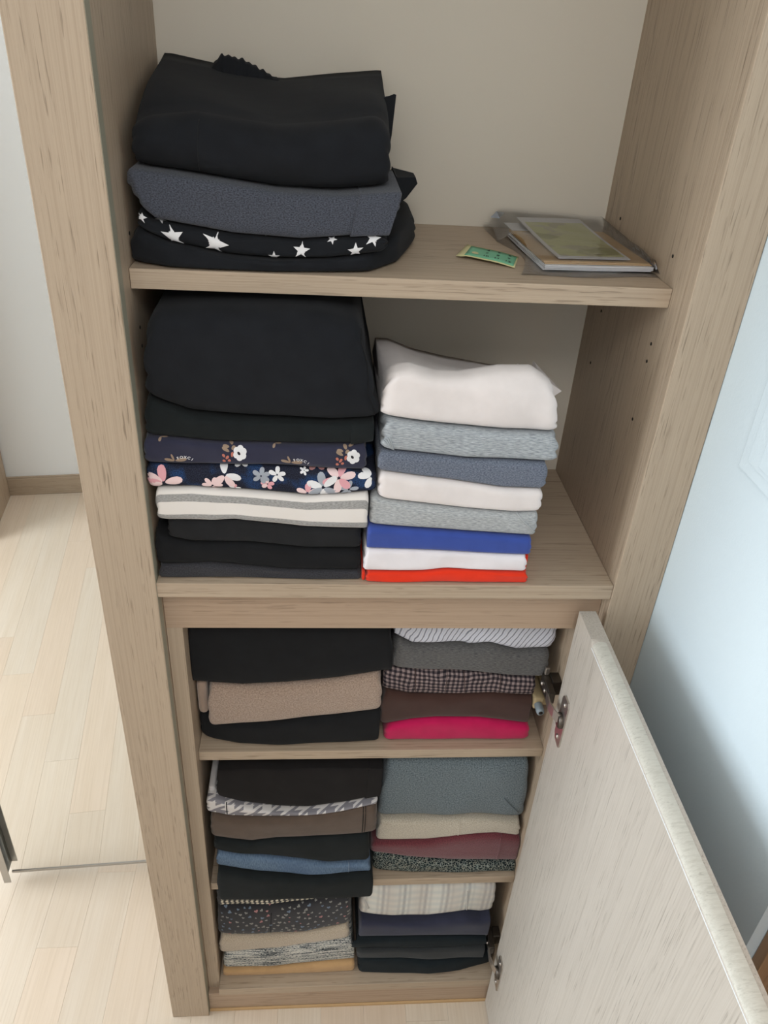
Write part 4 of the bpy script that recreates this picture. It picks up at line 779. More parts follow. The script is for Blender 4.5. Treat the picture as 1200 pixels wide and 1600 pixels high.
# --- points on a finished garment's front
def at(G, x, s, off=.0006):
    us, P, arc = G.us, G.P, G.arc
    i = int(np.clip(np.searchsorted(us, x)-1, 0, len(us)-2)); t = min(max((x-us[i])/(us[i+1]-us[i]), -.2), 1.2)
    def col(i):
        j = int(np.clip(np.searchsorted(arc[i], s)-1, 0, P.shape[1]-2))
        q = (s-arc[i, j])/max(1e-6, arc[i, j+1]-arc[i, j]); q = min(max(q, 0), 1)
        a = P[i, j]*(1-q)+P[i, j+1]*q; d = P[i, j+1]-P[i, j]
        n = np.array([0, -d[2], d[1]]); n /= (np.linalg.norm(n)+1e-9)
        return a, n
    a0, n0 = col(i); a1, n1 = col(i+1)
    p = a0*(1-t)+a1*t; n = n0*(1-t)+n1*t
    return p+n*off
def s_of(G, x, z):
    us, P, arc = G.us, G.P, G.arc
    i = int(np.clip(np.argmin(abs(us-x)), 1, len(us)-2))
    zz = P[i, NB:NB+NF, 2]; ss = arc[i, NB:NB+NF]
    if z < zz[0]: return float(ss[0]-(zz[0]-z))
    if z > zz[-1]: return float(ss[-1]+(z-zz[-1]))
    return float(np.interp(z, zz, ss))
class Print:
    def __init__(s): s.v, s.f = [], []
    def shape(s, G, x, z, outline, rings=4, off=.0006, ds=0.0):
        """outline: points (metres right, metres up) about a centre on the cloth"""
        s0 = s_of(G, x, z)+ds; c = len(s.v)
        cx = sum(p[0] for p in outline)/len(outline); cz = sum(p[1] for p in outline)/len(outline)
        s.v.append(tuple(at(G, x+cx, s0+cz, off))); n = len(outline)
        for r in range(1, rings+1):
            k = r/rings
            for px, pz in outline: s.v.append(tuple(at(G, x+cx+(px-cx)*k, s0+cz+(pz-cz)*k, off)))
        for i in range(n):
            j = (i+1) % n; s.f.append((c, c+1+i, c+1+j))
            for r in range(rings-1):
                a = c+1+r*n; s.f.append((a+i, a+n+i, a+n+j, a+j))
    def build(s, name, mat, parent, stuff=True):
        if s.v: return tag(pyd(name, s.v, s.f, mat, parent, True), kind='stuff' if stuff else None)
def star(R, rot=0.0, k=.42):
    return [((R if i % 2 == 0 else R*k)*math.sin(math.pi*i/5+rot), (R if i % 2 == 0 else R*k)*math.cos(math.pi*i/5+rot)) for i in range(10)]
def blob(a, b, rot=0, n=12, pw=1.0):
    o = []
    for i in range(n):
        t = 2*math.pi*i/n; x, y = a*math.cos(t), b*math.copysign(abs(math.sin(t))**pw, math.sin(t))
        o.append((x*math.cos(rot)-y*math.sin(rot), x*math.sin(rot)+y*math.cos(rot)))
    return o
def petal(L, w, ang, r0=.0):
    o = []
    for i in range(12):
        t = 2*math.pi*i/12
        u = r0+L*(.5-.5*math.cos(t)); v = w*math.sin(t)*(.75+.35*(u-r0)/L)
        o.append((u*math.cos(ang)-v*math.sin(ang), u*math.sin(ang)+v*math.cos(ang)))
    return o
def heart(s, rot=0):
    o = []
    for i in range(14):
        t = 2*math.pi*i/14
        x = .062*s*16*math.sin(t)**3; y = .062*s*(13*math.cos(t)-5*math.cos(2*t)-2*math.cos(3*t)-math.cos(4*t))
        o.append((x*math.cos(rot)-y*math.sin(rot), x*math.sin(rot)+y*math.cos(rot)))
    return o
def seam(G, x, f0=.04, f1=.96, r=.0007, name='seam', mat=None, lean=0.0):
    us, P = G.us, G.P; pts = []
    i = int(np.argmin(abs(us-x))); ss = G.arc[i, NB:NB+NF]
    for k in range(15):
        f = f0+(f1-f0)*k/14; s = ss[0]+(ss[-1]-ss[0])*f
        pts.append(at(G, x+lean*f, s, .0002))
    return tube(name, pts, r, mat or F['thread'], G.root, 6)
def cuff(G, x0, x1, mat, name='side_fold', off=.0028, label=None):
    us, P, FR = surface(G.key, G.seed, G.args['b'], G.args['e'], .006, 0, 0, G.args['wr'], G.args['droop'], 14, x0, x1, off, .200)
    o, _ = mesh_from(name, us, P, FR, mat, G.root)
    if label: o['label'] = label
    return o

TR, SH, SW = 'trousers', 'shirt', 'sweater'
gA, gB, gC = 'pile on the top shelf', 'left pile on the middle shelf', 'right pile on the middle shelf'
gD, gE = 'left pile behind the door, upper shelf', 'right pile behind the door, upper shelf'
gF, gG = 'left pile behind the door, second shelf', 'right pile behind the door, second shelf'
gH, gI = 'left pile on the bottom board', 'right pile on the bottom board'
T = 'folded_trousers'; S_ = 'folded_shirt'; K_ = 'folded_sweater'
garment('A1', T, 'wide black folded garment lying flat at the base of the top-shelf pile', TR, F['black_cool'], gA, .022, .7, .03)
garment('A2', T, 'folded black cloth with white stars in the top-shelf pile', TR, F['black_cool'], gA, .018, .7, .02)
garment('A3', T, 'folded indigo-grey woven trousers above the white star cloth', TR, F['indigo'], gA, .020, .55, .012, wr=.002)
garment('A4', T, 'bulky black trousers topmost on the top-shelf pile, elastic waist showing', TR, F['black_cool'], gA, .060, 1.05, .036, wr=.004)
garment('B1', T, 'charcoal heather trousers lowest in the left pile of the middle shelf', TR, F['charcoal'], gB, .014, .5, .006, 1)
garment('B2', T, 'plain black garment directly on the charcoal heather trousers', TR, F['black'], gB, .018, .6)
garment('B3', T, 'black folded garment just under the white and grey banded one', TR, F['black_soft'], gB, .018, .6)
garment('B4', K_, 'white folded garment with wide grey bands', SW, F['striped'], gB, .022, .5, .010, 1)
garment('B5', T, 'dark navy speckled garment printed with pink and white flowers', TR, F['floral'], gB, .018, .6, wr=.0022)
garment('B6', T, 'plain navy garment with small white blossoms and white lettering', TR, F['navy'], gB, .018, .55, .008)
garment('B7', T, 'greenish black folded garment right above the navy blossom print', TR, F['black_green'], gB, .020, .6)
garment('B8', T, 'thick black trousers topmost in the left pile of the middle shelf', TR, F['black_cool'], gB, .040, .7, .030, 2, .006, wr=.003)
garment('C1', S_, 'orange-red folded shirt lowest in the right pile of the middle shelf', SH, F['red'], gC, .012, .5, .006, 2)
garment('C2', S_, 'thin bright white shirt between the red and the blue shirt', SH, F['white'], gC, .014, .55, .008, 2)
garment('C3', S_, 'royal blue folded shirt', SH, F['blue'], gC, .014, .55, .010, 2)
garment('C4', S_, 'pale grey heather shirt lying directly on the royal blue shirt', SH, F['grey_light2'], gC, .020, .6, .014)
garment('C5', S_, 'cream white shirt between pale grey and dark blue-grey shirts', SH, F['cream'], gC, .018, .6, .014)
garment('C6', S_, 'dark blue-grey heather folded shirt', SH, F['blue_grey'], gC, .016, .55, .010)
garment('C7', S_, 'light grey heather shirt right under the bulky cream one', SH, F['grey_light'], gC, .020, .6, .016, 2, .005)
garment('C8', S_, 'bulky cream shirt topmost in the right pile of the middle shelf', SH, F['cream'], gC, .030, .66, .026, 3, .004, wr=.004)
garment('D1', K_, 'fuzzy black garment lying on the shelf under the taupe fleece', SW, F['black'], gD, .022, .65, .022)
garment('D2', K_, 'taupe beige fleece sweater between two black garments', SW, F['taupe'], gD, .024, .6, .016)
garment('D3', T, 'big black folded garment resting on the taupe fleece sweater', TR, F['black'], gD, .026, .6, .020)
garment('E1', K_, 'magenta pink knit sweater', SW, F['magenta'], gE, .020, .65, .018)
garment('E2', K_, 'dark brown folded jersey lying on the magenta sweater', SW, F['brown_dark'], gE, .020, .6, .014)
garment('E3', S_, 'dark gingham checked shirt', SH, F['gingham'], gE, .020, .65, .018, wr=.003)
garment('E4', K_, 'dark grey heather sweater between gingham and striped shirts', SW, F['grey_dark'], gE, .022, .65, .020)
garment('E5', S_, 'white shirt with blue-grey stripes under the rail', SH, F['shirt'], gE, .022, .65, .018, wr=.003)
garment('F1', T, 'black trousers drooping over the shelf edge under the blue jeans', TR, F['black_green'], gF, .020, .5, .010, droop=(.0346, .014))
garment('F2', T, 'folded washed blue jeans', 'jeans', F['denim'], gF, .014, .6, .008)
garment('F3', T, 'black folded garment between the brown trousers and the blue jeans', TR, F['black_green'], gF, .020, .6)
garment('F4', T, 'brown folded trousers with a dark side seam', TR, F['brown'], gF, .022, .6)
garment('F5', T, 'thin grey and white houndstooth garment', TR, F['hounds'], gF, .012, .6, .010)
garment('F6', T, 'black trousers lying on the houndstooth garment', TR, F['black_warm'], gF, .022, .55, .012)
garment('G1', K_, 'dark teal and white tweed sweater', SW, F['tweed'], gG, .024, .65, .018)
garment('G2', K_, 'maroon velour sweater between oatmeal fleece and dark tweed', SW, F['maroon'], gG, .018, .65, .014)
garment('G3', K_, 'oatmeal cream fleece sweater', SW, F['oat'], gG, .020, .55, .012)
garment('G4', K_, 'slate blue marl sweater on the oatmeal fleece', SW, F['slate'], gG, .028, .6, .020, wr=.003)
garment('H1', K_, 'camel rib knit sweater lowest in the bottom left pile', SW, F['camel'], gH, .018, .6, .012)
garment('H2', K_, 'black and white marl knit sweater', SW, F['knit'], gH, .020, .65, .014)
garment('H3', K_, 'beige fleece under the heart-printed dark cloth', SW, F['beige'], gH, .020, .65, .014)
garment('H4', S_, 'dark shirt printed with small pale and pink hearts', SH, F['heart_base'], gH, .024, .65, .018, wr=.0025)
garment('H5', S_, 'black cloth with rows of cream dots topmost in the bottom left pile', SH, F['heart_base'], gH, .016, .65, .014)
garment('I1', T, 'black garment lying on the bottom board beside the camel sweater', TR, F['teal_black'], gI, .022, .65, .016)
garment('I2', T, 'dull black-grey garment second from below in the bottom right pile', TR, F['charcoal_soft'], gI, .018, .65, .014)
garment('I3', T, 'teal-black garment right under the navy one in the bottom right pile', TR, F['teal_black'], gI, .018, .65, .014)
garment('I4', T, 'navy blue trousers under the pale plaid shirt', TR, F['navy_deep'], gI, .020, .55, .008, 1)
garment('I5', S_, 'pale plaid shirt topmost in the bottom right pile', SH, F['plaid'], gI, .026, .6, .016, wr=.003)

# --- what sets the single garments apart
@part('A2')
def _(G):
    p = Print()
    for x, z, R, a in ((.0949, 1.5555, .0150, .22), (.0500, 1.5610, .0130, -.30), (.0360, 1.5755, .0080, .25), (.1466, 1.5662, .0085, .2), (.1587, 1.5432, .0070, 0),
                       (.1892, 1.5514, .0098, .12), (.2492, 1.5535, .0092, 0), (.2690, 1.5672, .0100, .35), (.0168, 1.5788, .0060, 0), (.0240, 1.5530, .004, .4), (.2230, 1.5640, .006, .5)):
        p = Print(); p.shape(G, x, z, star(R, a), 5)
        p.build('star_print', M['p_white'], G.root, False)
    # back corner of the star cloth that sticks out at the right
    v = []
    for x, z, y0, y1 in ((.2800, 1.5600, .16, .30), (.2800, 1.5625, .16, .30), (.3000, 1.5625, .17, .28), (.2985, 1.5660, .17, .28), (.2995, 1.6140, .18, .25), (.3020, 1.6120, .18, .25), (.3255, 1.6110, .195, .225), (.3290, 1.6030, .20, .22), (.3150, 1.5870, .19, .25), (.3025, 1.5800, .18, .27)):
        v += [(x, y0, z), (x, y1, z)]
    f = [(0, 1, 3, 2), (0, 2, 6, 4), (1, 5, 7, 3)]
    ring = [2, 3, 4, 6, 7, 8, 9, 2]
    f = [(0, 2, 3, 1), (0, 1, 5, 4), (2, 6, 7, 3), (0, 4, 6, 2), (1, 3, 7, 5), (4, 5, 19, 18), (6, 8, 9, 7), (8, 10, 11, 9), (10, 12, 13, 11), (12, 14, 15, 13), (14, 16, 17, 15), (16, 18, 19, 17), (4, 18, 10, 8, 6), (10, 18, 16, 14, 12), (5, 7, 9, 11, 19), (11, 13, 15, 17, 19)]
    pyd('loose_corner', v, f, F['black_cool'], G.root)
@part('A3')
def _(G):
    cuff(G, .2465, .2915, F['indigo'], 'turned_cuff', .0022)
    bm = []
    r = random.Random(4)
    v, f = [], []
    for k in range(30):                       # frayed threads along the cuff's raw edge
        s = .004+.0016*k; p = at(G, .2895, s, .002)
        a = len(v); v += [tuple(p), (p[0]+.0022+.0015*r.random(), p[1]-.0003, p[2]+.0006), (p[0]+.0006, p[1]-.0002, p[2]+.0010)]; f.append((a, a+1, a+2))
    o = pyd('frayed_edge', v, f, F['indigo'], G.root); o['kind'] = 'stuff'
@part('A4')
def _(G):
    # gathered elastic waistband showing behind the front fold
    v, f = [], []; n = 90
    for i in range(n):
        u = i/(n-1); x = .066+.094*u
        ztop = np.interp(x, [.066, .076, .086, .112, .135, .158], [1.706, 1.7178, 1.7270, 1.7225, 1.7125, 1.7010])
        rip = .0010*math.sin(u*70)+.0006*math.sin(u*43)
        for k in range(7):
            t = k/6*math.pi
            v.append((x, .272+.010*(1-math.cos(t))/2*2+rip*1.2, ztop-.034+.034*math.sin(t/2+.0)*1.0+rip*.9 if k < 6 else ztop-.03))
    for i in range(n-1):
        for k in range(6): f.append((i*7+k, i*7+k+1, (i+1)*7+k+1, (i+1)*7+k))
    pyd('elastic_waistband', v, f, F['black_cool'], G.root, True)
    # pointed corner at the right
    v = [(.262, .17, 1.690), (.262, .23, 1.690), (.2935, .200, 1.7000), (.2965, .203, 1.6990), (.2935, .200, 1.6560), (.2905, .192, 1.640), (.262, .17, 1.640), (.262, .23, 1.640)]
    pyd('loose_corner', v, [(0, 2, 3, 4, 5, 6), (0, 1, 3, 2), (1, 7, 4, 3), (7, 6, 5, 4), (0, 6, 7, 1)], F['black_cool'], G.root)
    seam(G, .080, .15, .80, .0006, 'side_seam', F['black_soft'], .004)
@part('B5')
def _(G):
    cols = {k: Print() for k in ('p_pink', 'p_palepink', 'p_white', 'p_grey', 'p_rose')}
    def flower(x, z, L, w, angs, c, alt=None):
        for i, a in enumerate(angs):
            cols[(alt if alt and i % 2 else c)].shape(G, x, z, petal(L, w, math.radians(a), L*.08), 4, .0006+.00008*i)
    flower(.0221, 1.2775, .022, .0058, (12, 95, 150, 178, 200), 'p_palepink', 'p_pink')
    flower(.0809, 1.2745, .012, .0032, (5, 70, 130, 175, 290), 'p_palepink')
    flower(.0966, 1.2905, .019, .0052, (95, 230, 350, 300), 'p_white', 'p_palepink')
    flower(.1157, 1.3045, .014, .004, (200, 250, 300, 340), 'p_white')
    flower(.1080, 1.2700, .007, .0022, (0, 80, 150), 'p_white', 'p_pink')
    flower(.1409, 1.2894, .0105, .0032, (20, 80, 150, 215, 290, 330), 'p_grey')
    flower(.1605, 1.2907, .0100, .0030, (15, 85, 160, 245, 315), 'p_white')
    flower(.1485, 1.2777, .0080, .0030, (10, 100, 170, 220, 300), 'p_pink', 'p_palepink')
    flower(.1936, 1.2960, .0055, .0017, (10, 80, 150, 220, 290), 'p_white')
    flower(.2093, 1.3017, .0150, .0042, (185, 240, 340, 300), 'p_palepink', 'p_rose')
    flower(.2175, 1.2744, .0200, .0055, (100, 160, 215, 275, 325, 40), 'p_grey', 'p_white')
    flower(.1980, 1.2660, .0130, .0042, (15, 85, 165), 'p_palepink', 'p_pink')
    flower(.2368, 1.2877, .0195, .0054, (5, 70, 130, 195, 265, 310), 'p_palepink', 'p_pink')
    flower(.2497, 1.2722, .0115, .0030, (0, 80, 160, 215, 280), 'p_grey')
    flower(.2775, 1.2900, .0160, .0046, (130, 175, 250), 'p_white')
    for k, p in cols.items(): p.build('flower_print', M[k], G.root)
@part('B6')
def _(G):
    w, d, g, o = Print(), Print(), Print(), Print()
    for x, z in ((.1162, 1.3191), (.2538, 1.3169)):
        for k in range(6):
            a = k*1.047+.4; w.shape(G, x, z, [(p[0]+.0045*math.cos(a), p[1]+.0055*math.sin(a)) for p in blob(.0040, .0046)], 3, .0006+.00004*k)
        w.shape(G, x, z, blob(.0045, .0050), 3, .0009)
        d.shape(G, x-.0012, z, blob(.0016, .0026, .5), 3, .0012)
        for dx, dz, a, L in ((-.009, .0095, 1.9, .008), (-.0125, .002, 2.6, .010), (-.006, .0125, .7, .008), (-.0125, .0075, 3.0, .008), (-.0095, .0045, .9, .006)):
            g.shape(G, x+dx, z+dz, petal(L, .0024, a), 3)
        for dx, dz, a, L in ((-.0098, -.0050, 1.4, .007), (-.017, -.008, 1.0, .006), (-.0185, -.0055, 2.0, .005), (-.0150, -.0100, .3, .004), (-.0175, -.0110, 2.8, .004)):
            o.shape(G, x+dx, z+dz, petal(L, .0018, a), 3)
    for x, z in ((.0225, 1.3351), (.158, 1.3297)):
        g.shape(G, x, z, petal(.008, .0016, .1), 3); g.shape(G, x, z, petal(.007, .0018, 4.5), 3)
    for x, z in ((.0370, 1.3065), (.1769, 1.3070)):
        g.shape(G, x, z, petal(.012, .0022, 2.9), 3); g.shape(G, x+.001, z+.0005, petal(.014, .0028, .15), 3); g.shape(G, x, z, petal(.010, .0014, 1.9), 3)
    w.build('blossom_print', M['p_white'], G.root); d.build('blossom_centre', M['p_dark'], G.root)
    g.build('leaf_print', M['p_gold'], G.root); o.build('berry_print', M['p_orange'], G.root)
    # arched lettering
    dep = bpy.context.evaluated_depsgraph_get()
    v, f = [], []
    for x, z in ((.0480, 1.3100), (.1884, 1.3098)):
        for k, ch in enumerate('FOXCI'):
            cu = bpy.data.curves.new('letter', 'FONT'); cu.body = ch; cu.size = .0050; cu.align_x = 'CENTER'; cu.offset = .00010
            to = bpy.data.objects.new('letter', cu); COL.objects.link(to); dep.update()
            me = bpy.data.meshes.new_from_object(to.evaluated_get(bpy.context.evaluated_depsgraph_get()))
            th = (1.5-k)*.25; a = len(v); R = .0160
            s0 = s_of(G, x, z)
            for q in me.vertices:
                lx, lz = q.co.x, q.co.y+R
                px, pz = lx*math.cos(th)-lz*math.sin(th), lx*math.sin(th)+lz*math.cos(th)
                v.append(tuple(at(G, x+px, s0+pz-R, .0008)))
            f += [tuple(a+i for i in pg.vertices) for pg in me.polygons]
            bpy.data.objects.remove(to); bpy.data.curves.remove(cu); bpy.data.meshes.remove(me)
    pyd('lettering', v, f, M['p_white'], G.root)['kind'] = 'stuff'
@part('B7')
def _(G): cuff(G, .2500, .2775, F['black_green'], 'side_fold', .0022)
@part('C1')
def _(G):
    boxes('inner_layer', [(.2712, .2760, .009, .20, 1.1302, 1.1440)], F['red'], G.root, .003)
    boxes('inner_layer', [(.4965, .5020, .030, .20, 1.1302, 1.1600)], F['red'], G.root, .003)
@part('C4')
def _(G):
    tube('sleeve_edge', [at(G, .470+.0022*k, s_of(G, .47, 1.2385-.0019*k), .0008) for k in range(14)], .0012, F['grey_light2'], G.root, 8)
@part('C7')
def _(G):
    v = []
    for k in range(4):
        pts = [at(G, .2885+.0045*(k*.4)+.009*math.sin(t*.5), s_of(G, .2925, 1.3370)+(.0035+.0022*k)*math.cos(t), .0006) for t in [q*.35 for q in range(10)]]
        tube('rolled_layer', pts, .0010, F['grey_light'], G.root, 6)
@part('C8')
def _(G):
    v = [(.500, .10, 1.392), (.500, .16, 1.392), (.5335, .118, 1.3665), (.5335, .124, 1.3655), (.500, .10, 1.352), (.500, .16, 1.352)]
    pyd('loose_corner', v, [(0, 2, 3, 1), (0, 4, 2), (1, 3, 5), (4, 5, 3, 2), (0, 1, 5, 4)], F['cream'], G.root)
@part('D2')
def _(G):
    g = GEOM['D2']
    boxes('inner_layer', [(.0255, .0420, .066, .30, .8160, .8860)], F['taupe'], G.root, .010, 4)
@part('E4')
def _(G):
    boxes('rolled_edge', [(.3296, .3380, .064, .20, .9220, .9500)], F['grey_dark'], G.root, .006, 3)
@part('E3')
def _(G):
    for x, l in ((.372, -.006), (.418, 0), (.452, -.008), (.505, .0)): seam(G, x, .2, .9, .0006, 'crease', F['brown_dark'], l)
@part('F2')
def _(G): seam(G, .2753, .05, .95, .0009, 'seam', M['p_bluegrey'])
@part('F4')
def _(G):
    seam(G, .2960, .04, .96, .0008); seam(G, .3000, .04, .96, .0006)
@part('F5')
def _(G):
    o = seam(G, .0641, .25, .9, .0010, 'overlock_seam')
    boxes('inner_layer', [(.0325, .0440, .052, .25, .6230, .6560)], F['hounds'], G.root, .005, 3)
@part('F6')
def _(G): cuff(G, .3010, .3262, F['black_warm'], 'side_fold', .0018)
@part('G2')
def _(G): seam(G, .5560, .05, .95, .0012, 'side_seam', F['maroon'])
@part('G3')
def _(G): seam(G, .4750, .05, .85, .0009, 'side_seam', F['oat'])
@part('G4')
def _(G):
    pts = [at(G, .548+.0028*k, s_of(G, .555, .610-.0035*k), .0006) for k in range(12)]
    tube('folded_sleeve_edge', pts, .0016, F['slate'], G.root, 8)
@part('H4')
def _(G):
    r = random.Random(11); pr = {k: Print() for k in ('p_hgrey', 'p_rose', 'p_bluegrey', 'p_white')}
    seen = []
    for k in range(900):
        x = r.uniform(.032, .282); z = r.uniform(.215, .360)
        zb, zt = pl(GEOM['H4']['zb'], x), pl(GEOM['H4']['zt'], x)
        if z < zb-.002 or z > zt-.003: continue
        if any((x-a)**2+(z-b)**2 < .0088**2 for a, b in seen): continue
        seen.append((x, z)); m = r.choice(['p_hgrey', 'p_hgrey', 'p_bluegrey', 'p_bluegrey', 'p_rose', 'p_hgrey', 'p_hgrey'])
        pr[m].shape(G, x, z, heart(r.uniform(.0020, .0042), r.uniform(-1.2, 1.2)), 2)
        if len(seen) > 190: break
    for k, p in pr.items():
        o = p.build('heart_print', M[k], G.root)
    seam(G, .128, .1, .75, .0006, 'crease', F['thread'], .006)
@part('H5')
def _(G):
    p = Print()
    for i in range(30):
        for j in range(5):
            x = .040+.0094*i+.0012*(j % 2)
            if x > .276: continue
            p.shape(G, x, .3300+.0012*max(0, i-12), blob(.0029, .0027), 2, .0006, j*.0066-.0010)
    p.build('dot_print', M['p_dot'], G.root)
@part('I5')
def _(G):
    seam(G, .520, .05, .75, .0012, 'crease', F['plaid'], -.012)
    tube('rolled_edge', [at(G, .3085+.0016*k, s_of(G, .315, .330)-.0042*k, .0004) for k in range(8)], .0022, F['plaid'], G.root, 8)
@part('B8')
def _(G): seam(G, .268, .1, .9, .0008, 'side_seam', F['black'])
finish()

# ------------------------------------------------------------------ papers on the top shelf
ca, sa = math.cos(math.radians(4)), math.sin(math.radians(4))
def sheet(name, cx, cy, w, l, z, th, mat, parent, ang=4.0, bend=0.0, nx=10, ny=12, wob=0.0, seed=0):
    c, s_ = math.cos(math.radians(ang)), math.sin(math.radians(ang)); r = random.Random(seed)
    p1, p2 = r.uniform(0, 6), r.uniform(0, 6)
    v, f = [], []
    for k in (0, 1):
        for j in range(ny+1):
            for i in range(nx+1):
                a, b2 = (i/nx-.5), (j/ny-.5)
                x = a*w; y = b2*l
                zz = z+(th if k else 0)+bend*(b2+.5)**2+wob*math.sin(a*7+p1)*math.sin(b2*6+p2)
                v.append((cx+x*c-y*s_, cy+x*s_+y*c, zz))
    q = (nx+1)*(ny+1)
    for j in range(ny):
        for i in range(nx):
            a = j*(nx+1)+i; f.append((a, a+nx+1, a+nx+2, a+1)); f.append((q+a, q+a+1, q+a+nx+2, q+a+nx+1))
    rim = [i for i in range(nx+1)]+[(j+1)*(nx+1)+nx for j in range(ny)]+[ny*(nx+1)+nx-1-i for i in range(nx)]+[(ny-1-j)*(nx+1) for j in range(ny-1)]
    for a, b2 in zip(rim, rim[1:]+rim[:1]): f.append((a, b2, q+b2, q+a))
    return pyd(name, v, f, mat, parent, False)
pp = empty('paper_bundle', (.545, .19, S1), 'bundle of thin white papers under the brown envelope in the plastic bag', 'papers')
for k in range(5):
    sheet('sheet', .5405+.0010*(k % 3), .190-.0010*k, .138, .163, S1+.0020+.0013*k, .0010, M['paper'], pp, 4+.6*(k % 2), 0, wob=.0002, seed=k)
kb = empty('brown_envelope', (.545, .19, S1+.0085), 'brown kraft envelope lying in the plastic bag under the olive card', 'envelope')
sheet('envelope_back', .5410, .191, .1365, .163, S1+.0090, .0009, M['kraft'], kb, 4.3, .0003)
sheet('envelope_front', .5405, .192, .1350, .161, S1+.0102, .0009, M['kraft'], kb, 3.8, .0003)
sheet('flap', .5520, .262, .088, .018, S1+.0117, .0005, M['kraft'], kb, 5)
oc = empty('olive_card', (.538, .215, S1+.0128), 'olive green printed card with a pale border on top of the envelope', 'card')
sheet('card_board', .5370, .214, .092, .190, S1+.0130, .0012, M['paper'], oc, 4, .006)
sheet('card_picture', .5372, .2160, .083, .176, S1+.01435, .0003, M['olive_print'], oc, 4, .0052)
v, f = [], []
r5 = random.Random(5)
for k in range(16):                              # the tiny illegible caption strokes on the card's lower right
    x = .548+.0021*k; y = .1345+.0021*k*.07; a = len(v); h = .0012+.0012*r5.random()
    v += [(x, y, S1+.0151), (x+.0012, y+.0001, S1+.0151), (x+.0012, y+h, S1+.0151), (x, y+h, S1+.0151)]; f.append((a, a+1, a+2, a+3))
pyd('caption', v, f, M['p_dark'], oc)['kind'] = 'stuff'
wl = sheet('white_label', .4830, .283, .030, .045, S1+.0118, .0006, M['paper'], None, 4, 0)
tag(wl, 'small blank white slip in the bag beside the olive card', 'paper')
# clear bag: an upper film over the contents, a lower film, and welded edges
def bag():
    root = empty('plastic_bag', (.535, .2, S1), 'crumpled clear plastic bag holding papers at the right of the top shelf', 'bag')
    r = random.Random(3); ph = [(r.uniform(20, 70), r.uniform(20, 70), r.uniform(0, 6), r.uniform(.3, 1)) for _ in range(9)]
    nx, ny = 44, 48
    def film_mesh(up):
        v, f = [], []
        for j in range(ny+1):
            for i in range(nx+1):
                a, b2 = i/nx, j/ny
                xl = .4465+.0185*math.sin(math.pi*min(1, b2*1.5))-.006*max(0, b2-.7)*3; x = xl+(.6192-xl)*a
                y = .080+.240*b2+.004*math.sin(a*8+1)*(1-b2)+.012*a*(1-b2)
                cover = min(1, max(0, (x-.449)/.012))*min(1, max(0, (.6193-x)/.0075))*min(1, max(0, (y-.088)/.010))
                h = .0168+.004*b2
                w = sum(k*math.sin(p*x+q*y+o) for p, q, o, k in ph)*.0011
                loose = 1-cover
                z = S1+.0016+(h*cover+abs(w)*(.5+1.6*loose*(b2 > .3)+loose*.5)+.010*max(0, b2-.75)*loose*4*a*0 + .016*max(0, b2-.6)*(1-a)) if up else S1+.0005+.00001*i
                v.append((x, y, z))
        for j in range(ny):
            for i in range(nx):
                a = j*(nx+1)+i; f.append((a, a+1, a+nx+2, a+nx+1))
        return v, f
    v, f = film_mesh(True)
    pyd('upper_film', v, f, M['film'], root, True)
    v, f = film_mesh(False)
    pyd('lower_film', v, f, M['film'], root, True)
    sheet('opening_strip', .4570, .306, .012, .030, S1+.0205, .0008, M['p_grey'], root, -24, .002)
bag()
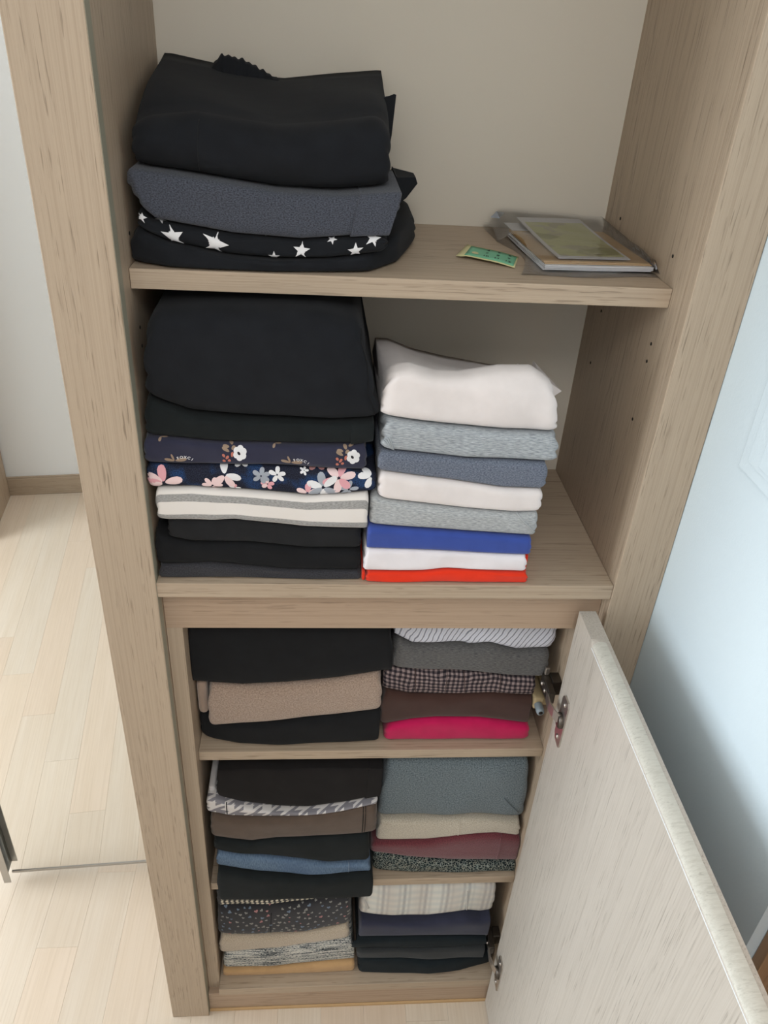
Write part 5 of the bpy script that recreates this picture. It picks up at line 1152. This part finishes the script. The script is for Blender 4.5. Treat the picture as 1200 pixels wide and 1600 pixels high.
# green slip with numbers, curled up at its left end
def slip():
    root = empty('number_slip', (.418, .15, S1), 'curled mint green paper slip with numbers beside the plastic bag', 'paper')
    P0, ux, uy = Vector((.3870, .150, 0)), Vector((.0565, -.0370, 0)), Vector((.0150, .0480, 0))
    def pt(a, b2, off=0.0):
        z = S1+.0012+.010*max(0, .45-a)**1.5+.0035*math.sin(math.pi*min(1, max(0, a)))*.7
        if a < .08: z -= (.08-max(a, -.02))*.02*(1-b2)
        return P0+ux*a+uy*b2+Vector((-.004*max(0, .12-a)*8*(1-b2), 0, z+off))
    def grid(name, a0, a1, b0, b1, off, mat, n=16):
        v, f = [], []
        for k in (0, 1):
            for i in range(n+1):
                for j in range(5): v.append(pt(a0+(a1-a0)*i/n, b0+(b1-b0)*j/4, off+k*.0003))
        q = (n+1)*5
        for i in range(n):
            for j in range(4):
                a = i*5+j; f += [(a, a+1, a+6, a+5), (q+a, q+a+5, q+a+6, q+a+1)]
            f += [(i*5, i*5+5, q+i*5+5, q+i*5), (i*5+4, q+i*5+4, q+i*5+9, i*5+9)]
        f += [(0, q, q+1, 1), (1, q+1, q+2, 2), (2, q+2, q+3, 3), (3, q+3, q+4, 4)]
        a = n*5; f += [(a+k, a+k+1, q+a+k+1, q+a+k) for k in range(4)]
        return pyd(name, v, f, mat, root, True)
    grid('slip_border', -.05, 1.02, -.04, 1.04, 0, M['cream_edge'])
    grid('slip_print', .05, .99, .04, .95, .0006, M['mint'])
    v, f = [], []; dep = bpy.context.evaluated_depsgraph_get()
    rows = (('10', '11', '12'), ('7', '8', '9'), ('4', '5', '6'))
    for rI, row in enumerate(rows):
        for cI, tx in enumerate(row):
            cu = bpy.data.curves.new('digits', 'FONT'); cu.body = tx; cu.size = .0085; cu.align_x = 'CENTER'; cu.offset = .0001
            to = bpy.data.objects.new('digits', cu); COL.objects.link(to)
            me = bpy.data.meshes.new_from_object(to.evaluated_get(bpy.context.evaluated_depsgraph_get()))
            a = len(v); ca_, cb_ = .42+.22*cI-.0*rI, .20+.28*rI
            for q in me.vertices: v.append(pt(ca_+q.co.x/.0675, cb_+q.co.y/.0503, .0014))
            f += [tuple(a+i for i in pg.vertices) for pg in me.polygons]
            bpy.data.objects.remove(to); bpy.data.curves.remove(cu); bpy.data.meshes.remove(me)
    pyd('numbers', v, f, M['p_dark'], root)['kind'] = 'stuff'
    v = [pt(.20+.07*math.cos(t), .33+.10*math.sin(t), .0014) for t in [k*math.pi/8 for k in range(16)]]
    pyd('pale_oval', v, [tuple(range(16))], M['cream_edge'], root)
slip()
